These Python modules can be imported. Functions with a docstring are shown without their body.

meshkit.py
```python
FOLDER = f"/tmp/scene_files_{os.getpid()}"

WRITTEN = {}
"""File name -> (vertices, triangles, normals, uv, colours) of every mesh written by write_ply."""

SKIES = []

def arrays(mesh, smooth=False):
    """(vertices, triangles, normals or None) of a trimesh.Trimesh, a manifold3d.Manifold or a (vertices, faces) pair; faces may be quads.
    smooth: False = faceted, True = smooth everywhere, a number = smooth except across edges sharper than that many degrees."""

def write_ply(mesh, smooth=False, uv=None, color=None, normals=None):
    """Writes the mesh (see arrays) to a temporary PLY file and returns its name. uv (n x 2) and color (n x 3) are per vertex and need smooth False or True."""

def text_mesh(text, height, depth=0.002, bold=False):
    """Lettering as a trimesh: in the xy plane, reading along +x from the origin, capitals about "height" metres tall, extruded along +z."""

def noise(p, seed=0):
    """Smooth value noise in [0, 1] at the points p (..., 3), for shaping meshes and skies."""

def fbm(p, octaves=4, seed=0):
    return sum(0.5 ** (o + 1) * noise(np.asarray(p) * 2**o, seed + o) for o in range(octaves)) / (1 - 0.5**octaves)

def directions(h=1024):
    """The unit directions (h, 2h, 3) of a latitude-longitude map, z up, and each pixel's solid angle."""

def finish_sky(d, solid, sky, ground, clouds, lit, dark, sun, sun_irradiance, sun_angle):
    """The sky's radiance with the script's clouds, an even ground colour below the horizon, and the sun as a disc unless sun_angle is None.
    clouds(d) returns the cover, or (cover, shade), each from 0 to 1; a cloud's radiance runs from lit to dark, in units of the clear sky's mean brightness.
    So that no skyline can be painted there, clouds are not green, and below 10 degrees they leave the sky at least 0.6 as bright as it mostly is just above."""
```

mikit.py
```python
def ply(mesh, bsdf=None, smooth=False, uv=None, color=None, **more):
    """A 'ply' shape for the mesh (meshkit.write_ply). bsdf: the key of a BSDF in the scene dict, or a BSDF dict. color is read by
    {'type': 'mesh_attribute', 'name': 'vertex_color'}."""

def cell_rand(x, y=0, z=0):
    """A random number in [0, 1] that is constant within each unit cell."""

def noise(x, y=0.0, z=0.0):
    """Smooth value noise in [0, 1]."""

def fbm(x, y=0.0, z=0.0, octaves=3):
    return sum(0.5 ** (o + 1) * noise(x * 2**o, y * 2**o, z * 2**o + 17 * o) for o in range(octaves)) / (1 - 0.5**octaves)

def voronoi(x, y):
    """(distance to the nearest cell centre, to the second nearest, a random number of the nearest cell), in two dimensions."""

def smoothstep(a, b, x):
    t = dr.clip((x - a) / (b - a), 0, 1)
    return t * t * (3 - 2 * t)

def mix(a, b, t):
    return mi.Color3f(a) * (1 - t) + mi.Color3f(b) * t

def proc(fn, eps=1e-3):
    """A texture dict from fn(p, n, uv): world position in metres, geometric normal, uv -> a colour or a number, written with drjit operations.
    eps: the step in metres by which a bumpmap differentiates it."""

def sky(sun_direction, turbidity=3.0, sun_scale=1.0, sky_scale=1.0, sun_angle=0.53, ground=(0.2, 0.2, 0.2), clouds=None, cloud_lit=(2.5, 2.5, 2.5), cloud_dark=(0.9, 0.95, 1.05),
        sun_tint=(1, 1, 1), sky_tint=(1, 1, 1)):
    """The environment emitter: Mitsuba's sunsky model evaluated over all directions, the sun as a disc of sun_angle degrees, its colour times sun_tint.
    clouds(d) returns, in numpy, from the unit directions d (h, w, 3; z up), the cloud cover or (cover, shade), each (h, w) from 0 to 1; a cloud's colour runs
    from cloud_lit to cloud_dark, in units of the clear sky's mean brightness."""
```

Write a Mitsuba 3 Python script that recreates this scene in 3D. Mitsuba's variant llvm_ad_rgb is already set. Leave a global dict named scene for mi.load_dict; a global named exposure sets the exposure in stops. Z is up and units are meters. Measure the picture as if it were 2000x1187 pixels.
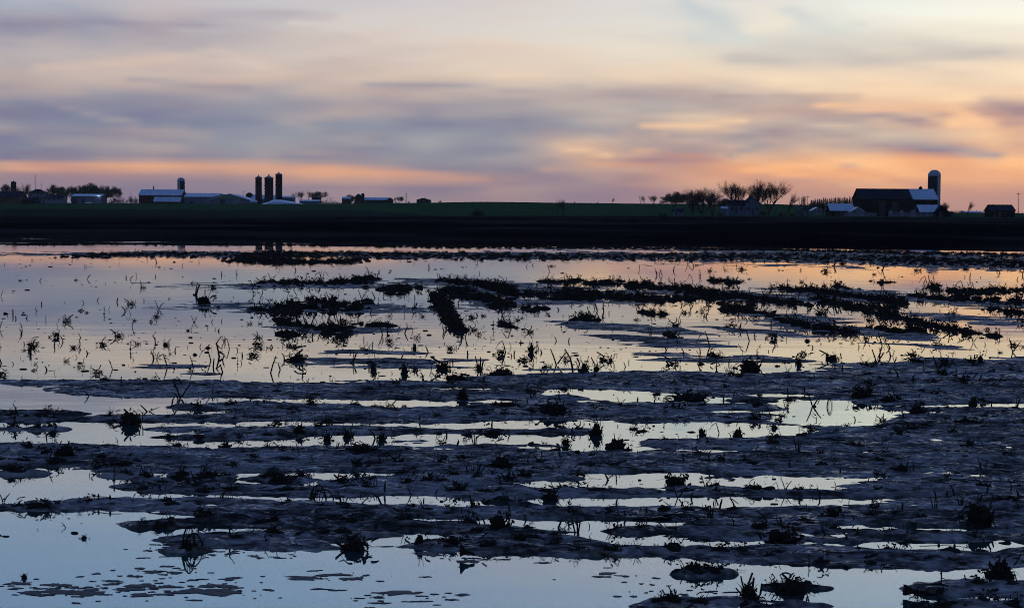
import math, random
import numpy as np, trimesh, mitsuba as mi, drjit as dr
import mikit, meshkit
from scipy.interpolate import RBFInterpolator

scene, labels = {}, {}
T = mi.ScalarTransform4f
random.seed(7)

# ------------------------------------------------------------------ camera, sky, exposure
EYE = np.array([0.0, 0.0, 1.6])
FOV = 36.0
PITCH, ROLL = math.radians(-3.208), 0.0068
_F = np.array([0, math.cos(PITCH), math.sin(PITCH)])
_U0 = np.array([0, -math.sin(PITCH), math.cos(PITCH)])
_R = math.cos(ROLL) * np.array([1.0, 0, 0]) + math.sin(ROLL) * _U0
_U = -math.sin(ROLL) * np.array([1.0, 0, 0]) + math.cos(ROLL) * _U0
scene['camera'] = {'type': 'perspective', 'fov': FOV, 'fov_axis': 'x', 'near_clip': 0.1, 'far_clip': 20000.0,
                   'to_world': T().look_at(origin=EYE.tolist(), target=(EYE + _F).tolist(), up=_U.tolist())}
exposure = 1.3
SUN_AZ, SUN_EL = math.radians(21.0), math.radians(2.0)
SUN = [math.sin(SUN_AZ) * math.cos(SUN_EL), math.cos(SUN_AZ) * math.cos(SUN_EL), math.sin(SUN_EL)]
# the evening cloud deck: (azimuth, elevation, cover, shade), degrees from the view axis and above the horizon
CLOUD_DECK = [
    (-17.9,7.22,0.38,0.68), (-13.6,7.40,0.38,0.45), (-9.2,7.55,0.30,0.20), (-4.7,7.65,0.28,0.15), (-0.1,7.71,0.30,0.10), (4.5,7.71,0.23,0.12),
    (9.1,7.67,0.20,0.20), (13.5,7.59,0.10,0.00), (17.8,7.46,0.10,0.00), (-17.9,6.45,0.70,0.88), (-13.7,6.61,0.65,0.83), (-11.0,6.70,0.58,0.78),
    (-7.4,6.79,0.45,0.43), (-5.6,6.83,0.35,0.00), (-2.8,6.87,0.30,0.00), (-0.1,6.90,0.30,0.00), (4.5,6.91,0.25,0.00), (7.3,6.89,0.28,0.90),
    (9.1,6.87,0.25,0.05), (11.2,6.84,0.23,0.83), (14.4,6.78,0.23,0.48), (17.8,6.69,0.20,0.60), (-17.9,5.50,0.58,0.70), (-13.7,5.65,0.55,0.55),
    (-9.2,5.76,0.53,0.50), (-4.7,5.85,0.45,0.23), (-0.1,5.90,0.40,0.00), (4.5,5.91,0.30,0.00), (9.1,5.89,0.45,0.70), (13.5,5.83,0.50,0.78),
    (17.8,5.74,0.48,0.68), (-17.9,4.63,0.55,0.53), (-13.7,4.76,0.53,0.35), (-9.2,4.87,0.55,0.33), (-4.7,4.94,0.53,0.33), (-0.1,4.99,0.50,0.30),
    (4.6,5.01,0.48,0.25), (9.1,4.99,0.50,0.33), (13.6,4.94,0.53,0.40), (17.8,4.87,0.50,0.35), (-18.0,4.02,0.73,0.88), (-13.7,4.14,0.73,0.90),
    (-9.2,4.23,0.70,0.85), (-4.7,4.31,0.70,0.75), (-0.1,4.35,0.68,0.70), (4.6,4.37,0.70,0.70), (9.1,4.36,0.65,0.62), (13.6,4.32,0.68,0.33),
    (17.9,4.26,0.70,0.30), (-18.0,3.41,0.78,0.95), (-13.7,3.52,0.78,0.98), (-9.2,3.60,0.75,0.98), (-4.7,3.67,0.75,0.98), (-0.0,3.71,0.75,0.90),
    (4.6,3.73,0.73,0.90), (9.1,3.73,0.68,0.45), (13.6,3.70,0.65,0.23), (17.9,3.65,0.83,0.53), (-18.0,2.71,0.80,1.00), (-13.7,2.80,0.78,1.00),
    (-9.2,2.88,0.75,1.00), (-4.7,2.94,0.75,1.00), (-0.0,2.98,0.78,1.00), (4.6,3.00,0.75,0.80), (7.0,3.00,0.78,0.60), (9.1,3.00,0.83,0.88),
    (10.9,3.00,0.88,0.88), (13.6,2.98,0.85,0.78), (15.3,2.97,0.85,0.70), (17.0,2.96,0.78,0.25), (17.9,2.95,0.78,0.30), (-18.0,2.19,0.80,1.00),
    (-13.7,2.26,0.73,1.00), (-9.2,2.33,0.73,1.00), (-4.7,2.38,0.78,1.00), (-0.0,2.42,0.78,1.00), (2.4,2.44,0.73,0.23), (4.6,2.45,0.80,0.65),
    (7.3,2.45,0.83,0.75), (9.2,2.45,0.85,0.62), (12.7,2.45,0.88,0.75), (15.3,2.44,0.93,0.65), (17.9,2.43,0.88,0.45), (-18.0,1.87,0.80,0.98),
    (-13.7,1.94,0.80,0.98), (-9.2,2.00,0.78,0.95), (-4.7,2.05,0.78,0.98), (-0.0,2.09,0.80,0.93), (4.6,2.12,0.88,0.53), (8.3,2.13,0.90,0.28),
    (11.0,2.13,0.90,0.15), (13.6,2.12,0.90,0.00), (16.2,2.12,0.95,0.10), (17.9,2.11,0.90,0.10), (-18.0,1.52,1.00,0.50), (-13.7,1.58,0.98,0.38),
    (-9.2,1.64,0.98,0.35), (-5.6,1.68,0.93,0.60), (-2.8,1.70,0.85,0.93), (-0.0,1.72,0.85,0.90), (4.6,1.75,0.90,0.65), (8.3,1.76,0.98,0.20),
    (11.0,1.76,0.95,0.00), (13.6,1.77,0.98,0.03), (17.9,1.76,0.98,0.05), (-18.0,1.22,0.95,0.78), (-13.7,1.28,0.95,0.75), (-9.2,1.33,0.95,0.68),
    (-6.5,1.36,0.95,0.48), (-4.7,1.37,0.93,0.40), (-2.3,1.39,0.95,0.55), (-0.0,1.41,0.90,0.80), (4.6,1.43,0.93,0.68), (9.2,1.45,1.00,0.40),
    (13.6,1.46,1.00,0.18), (17.9,1.46,1.00,0.15), (-18.0,0.78,0.90,0.90), (-13.7,0.83,0.93,0.90), (-9.2,0.87,0.93,0.90), (-4.7,0.91,0.90,0.90),
    (-0.0,0.95,0.90,0.83), (4.6,0.97,0.98,0.70), (9.2,1.00,1.00,0.53), (13.6,1.01,1.00,0.38), (17.9,1.02,1.00,0.40), (-18.0,0.39,0.93,0.90),
    (-13.7,0.43,0.95,0.90), (-9.2,0.47,0.93,0.90), (-4.7,0.50,0.90,0.88), (-0.0,0.54,0.95,0.80), (4.6,0.57,0.95,0.75), (9.2,0.59,1.00,0.62),
    (13.6,0.61,1.00,0.53), (17.9,0.63,1.00,0.50),
]

# single wisps and gaps: ((cover, shade), strength, [(azimuth, elevation, half thickness)])
WISPS = [
    ((0.98,0.34),1.00,[(-17.98,1.55,0.15),(-13.68,1.62,0.15),(-9.23,1.60,0.17),(-6.50,1.54,0.17),(-4.66,1.46,0.13),(-2.81,1.39,0.09),(-1.33,1.36,0.06)]),
    ((0.84,0.96),0.90,[(-17.97,1.92,0.11),(-12.80,1.97,0.11),(-7.41,1.97,0.13),(-4.66,1.91,0.15),(-1.89,1.67,0.15),(-0.03,1.63,0.13)]),
    ((0.92,0.88),0.80,[(-17.98,0.99,0.17),(-11.03,1.00,0.17),(-5.58,0.90,0.17),(-1.88,0.90,0.19)]),
    ((0.72,0.88),0.90,[(-17.92,6.50,0.17),(-15.38,6.53,0.17),(-12.78,6.63,0.13),(-11.01,6.65,0.09)]),
    ((0.60,0.76),0.60,[(-11.89,6.97,0.15),(-9.22,7.10,0.15),(-6.50,7.04,0.13)]),
    ((0.36,0.00),0.85,[(-7.77,6.78,0.09),(-6.32,6.69,0.13),(-5.22,6.46,0.13),(-4.86,6.25,0.09)]),
    ((0.24,0.00),0.80,[(-2.84,6.74,0.17),(-0.07,6.72,0.19),(2.70,6.91,0.19),(5.45,6.81,0.22),(7.28,6.89,0.11)]),
    ((0.28,0.00),0.80,[(0.86,6.36,0.19),(3.26,6.28,0.26),(4.55,6.09,0.19)]),
    ((0.28,0.92),0.75,[(6.17,7.61,0.15),(7.27,7.07,0.26),(8.19,6.61,0.26),(8.73,6.25,0.22),(6.92,6.36,0.15)]),
    ((0.22,0.00),0.90,[(7.81,7.55,0.09),(9.08,7.32,0.26),(9.62,6.95,0.26),(8.73,6.70,0.15)]),
    ((0.28,0.94),0.70,[(10.15,7.30,0.19),(10.87,6.94,0.22),(11.77,6.65,0.15),(12.64,6.82,0.09)]),
    ((0.04,0.00),0.90,[(12.63,7.43,0.22),(15.24,7.19,0.34),(17.79,7.03,0.37)]),
    ((0.36,0.62),0.70,[(13.53,6.45,0.19),(15.26,6.23,0.19)]),
    ((0.56,0.80),0.80,[(8.20,5.63,0.19),(10.90,5.48,0.19),(14.42,5.46,0.17),(16.98,5.67,0.15)]),
    ((0.48,0.30),0.80,[(9.11,4.99,0.15),(12.68,4.92,0.17),(16.15,4.90,0.22),(17.84,4.78,0.26)]),
    ((0.74,0.64),0.85,[(7.31,4.37,0.15),(10.02,4.30,0.15),(11.81,4.32,0.11)]),
    ((0.66,0.00),1.00,[(10.92,3.97,0.13),(13.58,3.89,0.17),(15.31,3.91,0.17),(16.78,3.31,0.20),(15.84,3.38,0.19)]),
    ((0.84,0.72),0.90,[(16.51,4.11,0.15),(17.86,3.91,0.26)]),
    ((0.86,0.90),1.00,[(10.85,3.09,0.17),(12.36,3.08,0.22),(13.77,2.77,0.26),(15.34,2.44,0.24),(17.06,2.18,0.15)]),
    ((0.80,0.78),0.80,[(10.94,3.36,0.15),(13.06,3.61,0.15),(14.46,3.42,0.15)]),
    ((0.84,0.88),0.95,[(6.05,2.96,0.09),(7.33,2.86,0.15),(8.61,2.78,0.19),(9.15,2.58,0.17),(8.07,2.27,0.07)]),
    ((0.66,0.20),0.85,[(4.95,3.27,0.07),(5.87,3.18,0.09),(7.33,3.31,0.09),(8.42,3.40,0.09)]),
    ((0.68,0.16),1.00,[(1.54,2.47,0.07),(2.37,2.36,0.10),(3.48,2.19,0.09)]),
    ((0.84,0.32),0.90,[(4.59,2.41,0.07),(6.06,2.27,0.09),(8.07,2.05,0.09),(9.16,1.94,0.07)]),
    ((0.78,1.00),0.70,[(0.33,3.44,0.26),(1.81,3.26,0.26),(3.66,3.03,0.19)]),
    ((0.74,0.76),0.70,[(3.65,3.55,0.17),(5.49,3.70,0.17),(7.32,3.77,0.15)]),
    ((0.94,0.00),1.00,[(8.80,1.73,0.13),(10.25,1.76,0.15),(12.74,2.00,0.17),(15.35,1.94,0.15),(13.79,1.82,0.15)]),
    ((1.00,0.08),0.90,[(10.07,1.55,0.15),(13.62,1.51,0.19),(17.07,1.64,0.26)]),
    ((0.94,0.46),0.85,[(11.85,1.82,0.07),(12.74,1.95,0.07)]),
    ((0.94,0.50),0.80,[(9.53,1.40,0.07),(11.33,1.22,0.09),(12.75,1.19,0.07)]),
    ((0.94,0.44),0.70,[(0.89,1.69,0.07),(3.30,1.85,0.07),(5.51,1.94,0.07)]),
    ((0.78,1.00),0.80,[(-17.11,3.70,0.22),(-15.41,3.21,0.26),(-13.68,2.89,0.22)]),
    ((0.72,0.88),0.75,[(-16.26,3.72,0.09),(-14.54,3.28,0.09),(-13.50,3.13,0.09)]),
    ((0.78,0.94),0.65,[(-7.41,3.27,0.09),(-5.95,2.88,0.11),(-4.85,2.60,0.09)]),
    ((0.48,0.20),0.65,[(-16.25,4.90,0.15),(-12.78,5.32,0.15),(-10.66,5.73,0.17),(-9.22,5.23,0.15)]),
    ((0.72,0.86),0.70,[(-13.49,4.66,0.09),(-12.26,4.53,0.15),(-10.12,4.45,0.15)]),
    ((0.72,0.84),0.70,[(-5.59,4.60,0.07),(-0.05,4.59,0.07),(2.72,4.60,0.07)]),
]


def clouds(d):
    az = np.degrees(np.arctan2(d[..., 0], d[..., 1]))
    el = np.degrees(np.arcsin(np.clip(d[..., 2], -1, 1)))
    # wisps: long in azimuth, thin in elevation, bent by a slow warp
    q = np.stack([d[..., 0] * 9, d[..., 1] * 9, el * 0.55], -1)
    wob = meshkit.fbm(q, 3, 3) - 0.5
    wob2 = meshkit.fbm(np.stack([d[..., 0] * 30, d[..., 1] * 30, el * 2.2], -1), 3, 5) - 0.5
    e2 = el + (0.5 * wob + 0.25 * wob2) * np.clip(el / 4.0, 0.12, 1.0)
    a2 = az + 2.2 * (meshkit.fbm(q * 0.8, 2, 9) - 0.5)
    near = (el < 16) & (np.abs(az) < 60)
    P = np.array(CLOUD_DECK)
    top = np.array([[a, e, c, s] for a, e, c, s in
        [(-18, 9.2, .24, .1), (-9, 9.2, .28, .0), (0, 9.2, .28, .0), (9, 9.2, .24, .0), (18, 9.2, .2, .0), (-18, 10.8, .10, .3), (-8, 10.8, .14, .1), (0, 10.8, .18, .0), (9, 10.8, .18, .0), (18, 10.8, .12, .1),
         (-18, 13, .06, .5), (-9, 13, .06, .4), (-1, 12.6, .2, .0), (5, 13.2, .2, .0), (12, 13.4, .1, .1), (18, 13, .06, .2),
         (-18, 17, .06, .5), (0, 17, .06, .4), (18, 17, .05, .4), (-60, 1, .55, .95), (-60, 4, .45, .9), (-60, 8, .2, .4), (-60, 16, .06, .3), (60, 1, .75, .75), (60, 4, .5, .6), (60, 8, .2, .3), (60, 16, .06, .3)]])
    P = np.vstack([P, top])
    rb = RBFInterpolator(np.stack([P[:, 0] / 4.0, P[:, 1]], 1), P[:, 2:], kernel='linear', smoothing=0.003, neighbors=24)
    cover, shade = np.full(el.shape, 0.0), np.full(el.shape, 0.3)
    v = rb(np.stack([np.clip(a2[near], -60, 60) / 4.0, e2[near]], 1))
    cover[near], shade[near] = v[:, 0], v[:, 1]
    aa, ee = az[near] + 0.8 * (a2[near] - az[near]), el[near] + 0.45 * (e2[near] - el[near])
    cn, sn = cover[near], shade[near]
    for (c1, s1), st1, pts in WISPS:
        k1 = np.zeros(len(aa))
        for (x0, y0, h0), (x1, y1, h1) in zip(pts[:-1], pts[1:]):
            dx, dy = (x1 - x0), (y1 - y0)
            t = np.clip(((aa - x0) * dx + (ee - y0) * dy) / (dx * dx + dy * dy + 1e-9), 0, 1)
            h = h0 + (h1 - h0) * t
            q2 = ((aa - x0 - t * dx) / (2.6 * h)) ** 2 + ((ee - y0 - t * dy) / h) ** 2
            k1 = np.maximum(k1, np.exp(-q2 ** 1.3))
        cn, sn = cn + (c1 - cn) * k1 * st1, sn + (s1 - sn) * k1 * st1
    cover[near], shade[near] = cn, sn
    # the rest of the sky: thin cirrus fading out away from the sunset
    fade = np.clip((np.abs(az) - 35) / 25, 0, 1)
    fade = np.maximum(fade, np.clip((el - 12) / 4, 0, 1))
    c0 = 0.10 * np.clip((meshkit.fbm(np.stack([d[..., 0] * 6, d[..., 1] * 14, d[..., 2] * 16], -1), 4, 21) - 0.45) * 4, 0, 1)
    cover = cover * (1 - fade) + c0 * fade
    shade = shade * (1 - fade) + 0.45 * fade
    # streaks
    st = meshkit.fbm(np.stack([d[..., 0] * 22, d[..., 1] * 22, el * 1.6 + az * 0.03], -1), 3, 31) - 0.5
    st2 = meshkit.fbm(np.stack([d[..., 0] * 36, d[..., 1] * 36, el * 3.0 - az * 0.05], -1), 2, 41) - 0.5
    tilt = 0.05 * np.sin(az * 0.21 + 1.3) + 0.16 * wob
    st3 = np.abs(meshkit.fbm(np.stack([az * 0.16, (el + az * tilt) * 1.15, 0 * az + 5], -1), 3, 51) - 0.5) - 0.12
    st4 = meshkit.fbm(np.stack([az * 0.33, (el - az * tilt * 0.8) * 2.1, 0 * az + 9], -1), 2, 61) - 0.5
    tilt2 = 0.14 * np.sin(az * 0.13 - 0.6) + 0.25 * (meshkit.fbm(np.stack([az * .05, el * .3, 0 * az], -1), 2, 77) - .5)
    st5 = meshkit.fbm(np.stack([az * 0.13, (el + az * tilt2) * 2.5, 0 * az + 13], -1), 2, 81) - 0.5
    st5 = st5 * np.clip(4 * (meshkit.fbm(np.stack([az * .1, el * .5, 0 * az + 3], -1), 2, 83) - .38), 0, 1)
    amp = np.clip(el / 2.0, 0.15, 1) * np.clip((30 - el) / 15, 0, 1)
    rough = (0.16 * st + 0.12 * st2 - 0.6 * st3 + 0.18 * st4 + 0.36 * st5) * amp * np.clip(cover * 2, 0, 1)
    shade = shade + np.where(rough > 0, np.minimum(rough, np.maximum(0.9 - shade, 0) * 0.45), rough)
    cover = cover * (1 + (0.15 * wob + 0.2 * st2 + 0.2 * st4 + 0.36 * st5) * amp)
    return np.clip(cover, 0, 1), np.clip(shade, 0, 1)

scene['sky'] = mikit.sky(SUN, turbidity=2.0, sun_scale=0.0, sky_scale=2.559, sky_tint=(1, 1.571, 3.556), ground=(0.03, 0.03, 0.03),
                         clouds=clouds, cloud_lit=(4.006, 1.902, 0.895), cloud_dark=(0.605, 0.613, 1.149))

# ------------------------------------------------------------------ helpers
def lerp_az(az, pts):
    return np.interp(az, [p[0] for p in pts], [p[1] for p in pts])

def far_z(X, Y):
    """Height of the land beyond the flood: a flat black field, then a slope up to a low ridge."""
    r = np.hypot(X, Y)
    az = np.degrees(np.arctan2(X, np.maximum(Y, 1e-6)))
    az = np.where(Y > 0, az, 40.0)
    z1 = lerp_az(az, [(-60, .1), (-18, .1), (-9, .3), (0, 1.4), (14, 2.0), (60, 2.0)])
    zr = lerp_az(az, [(-60, 9), (-18, 9.0), (-9, 9.9), (-5.5, 10.6), (-1, 12.8), (4, 12.2), (9, 12.4), (11.5, 11.6), (13.2, 9.0), (15.5, 6.4), (18, 6.0), (60, 6)])
    rs = 80 + 7 * (meshkit.fbm(np.stack([X / 16.0, Y / 60.0, 0 * X], -1), 3, 2) - 0.5) + np.clip(az, -30, 30) * 0.05
    t0 = np.clip((r - rs) / 480.0, 0, 1)
    u = np.maximum((r - 560) / 690.0, 0)
    v = np.clip((u - 0.88) / 0.3, 0, 1)
    t1 = np.minimum(u, 0.88) ** 1.8 + 0.3 * 1.62 * (v - 0.58 * v * v)
    z = np.where(r < rs, -0.06 + 0.05 * np.exp(-np.maximum(rs - r, 0) / 3.0), 0.03 * np.clip((r - rs) / 2.0, 0, 1) - 0.01) + z1 * t0 + (zr - z1) * t1
    z = z + 0.09 * (meshkit.fbm(np.stack([X / 2.6, Y / 2.2, 0 * X], -1), 3, 8) - 0.55) * np.clip((r - 72) / 6, 0, 1) * np.clip((150 - r) / 50, 0, 1)
    z = z - np.clip(r - 1366, 0, 9000) * 0.004
    return z

def ground_z(x, y):
    return float(far_z(np.array([x], float), np.array([y], float))[0])

def stroke_field(lines, X, Y, aniso=0.35, rowY=None):
    """Largest of 1 - distance / half width over bars drawn as polylines (x, y, half width), on a grid whose rows have a rising distance."""
    m = np.full(X.shape, -9.0, np.float32)
    rmin, rmax = Y.min(1), Y.max(1)
    for line in lines:
        pts = list(line) + ([line[-1]] if len(line) == 1 else [])
        for (x0, y0, w0), (x1, y1, w1) in zip(pts[:-1], pts[1:]):
            pad = 2.2 * max(w0, w1)
            rows = np.nonzero((rmax > min(y0, y1) - pad) & (rmin < max(y0, y1) + pad))[0]
            if not len(rows):
                continue
            a, b = rows[0], rows[-1] + 1
            px, py = (X[a:b] - x0) * aniso, Y[a:b] - y0
            dx, dy = (x1 - x0) * aniso, y1 - y0
            t = np.clip((px * dx + py * dy) / (dx * dx + dy * dy + 1e-9), 0, 1)
            d = np.sqrt((px - t * dx) ** 2 + (py - t * dy) ** 2)
            m[a:b] = np.maximum(m[a:b], 1 - d / (w0 + (w1 - w0) * t))
    return m

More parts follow.
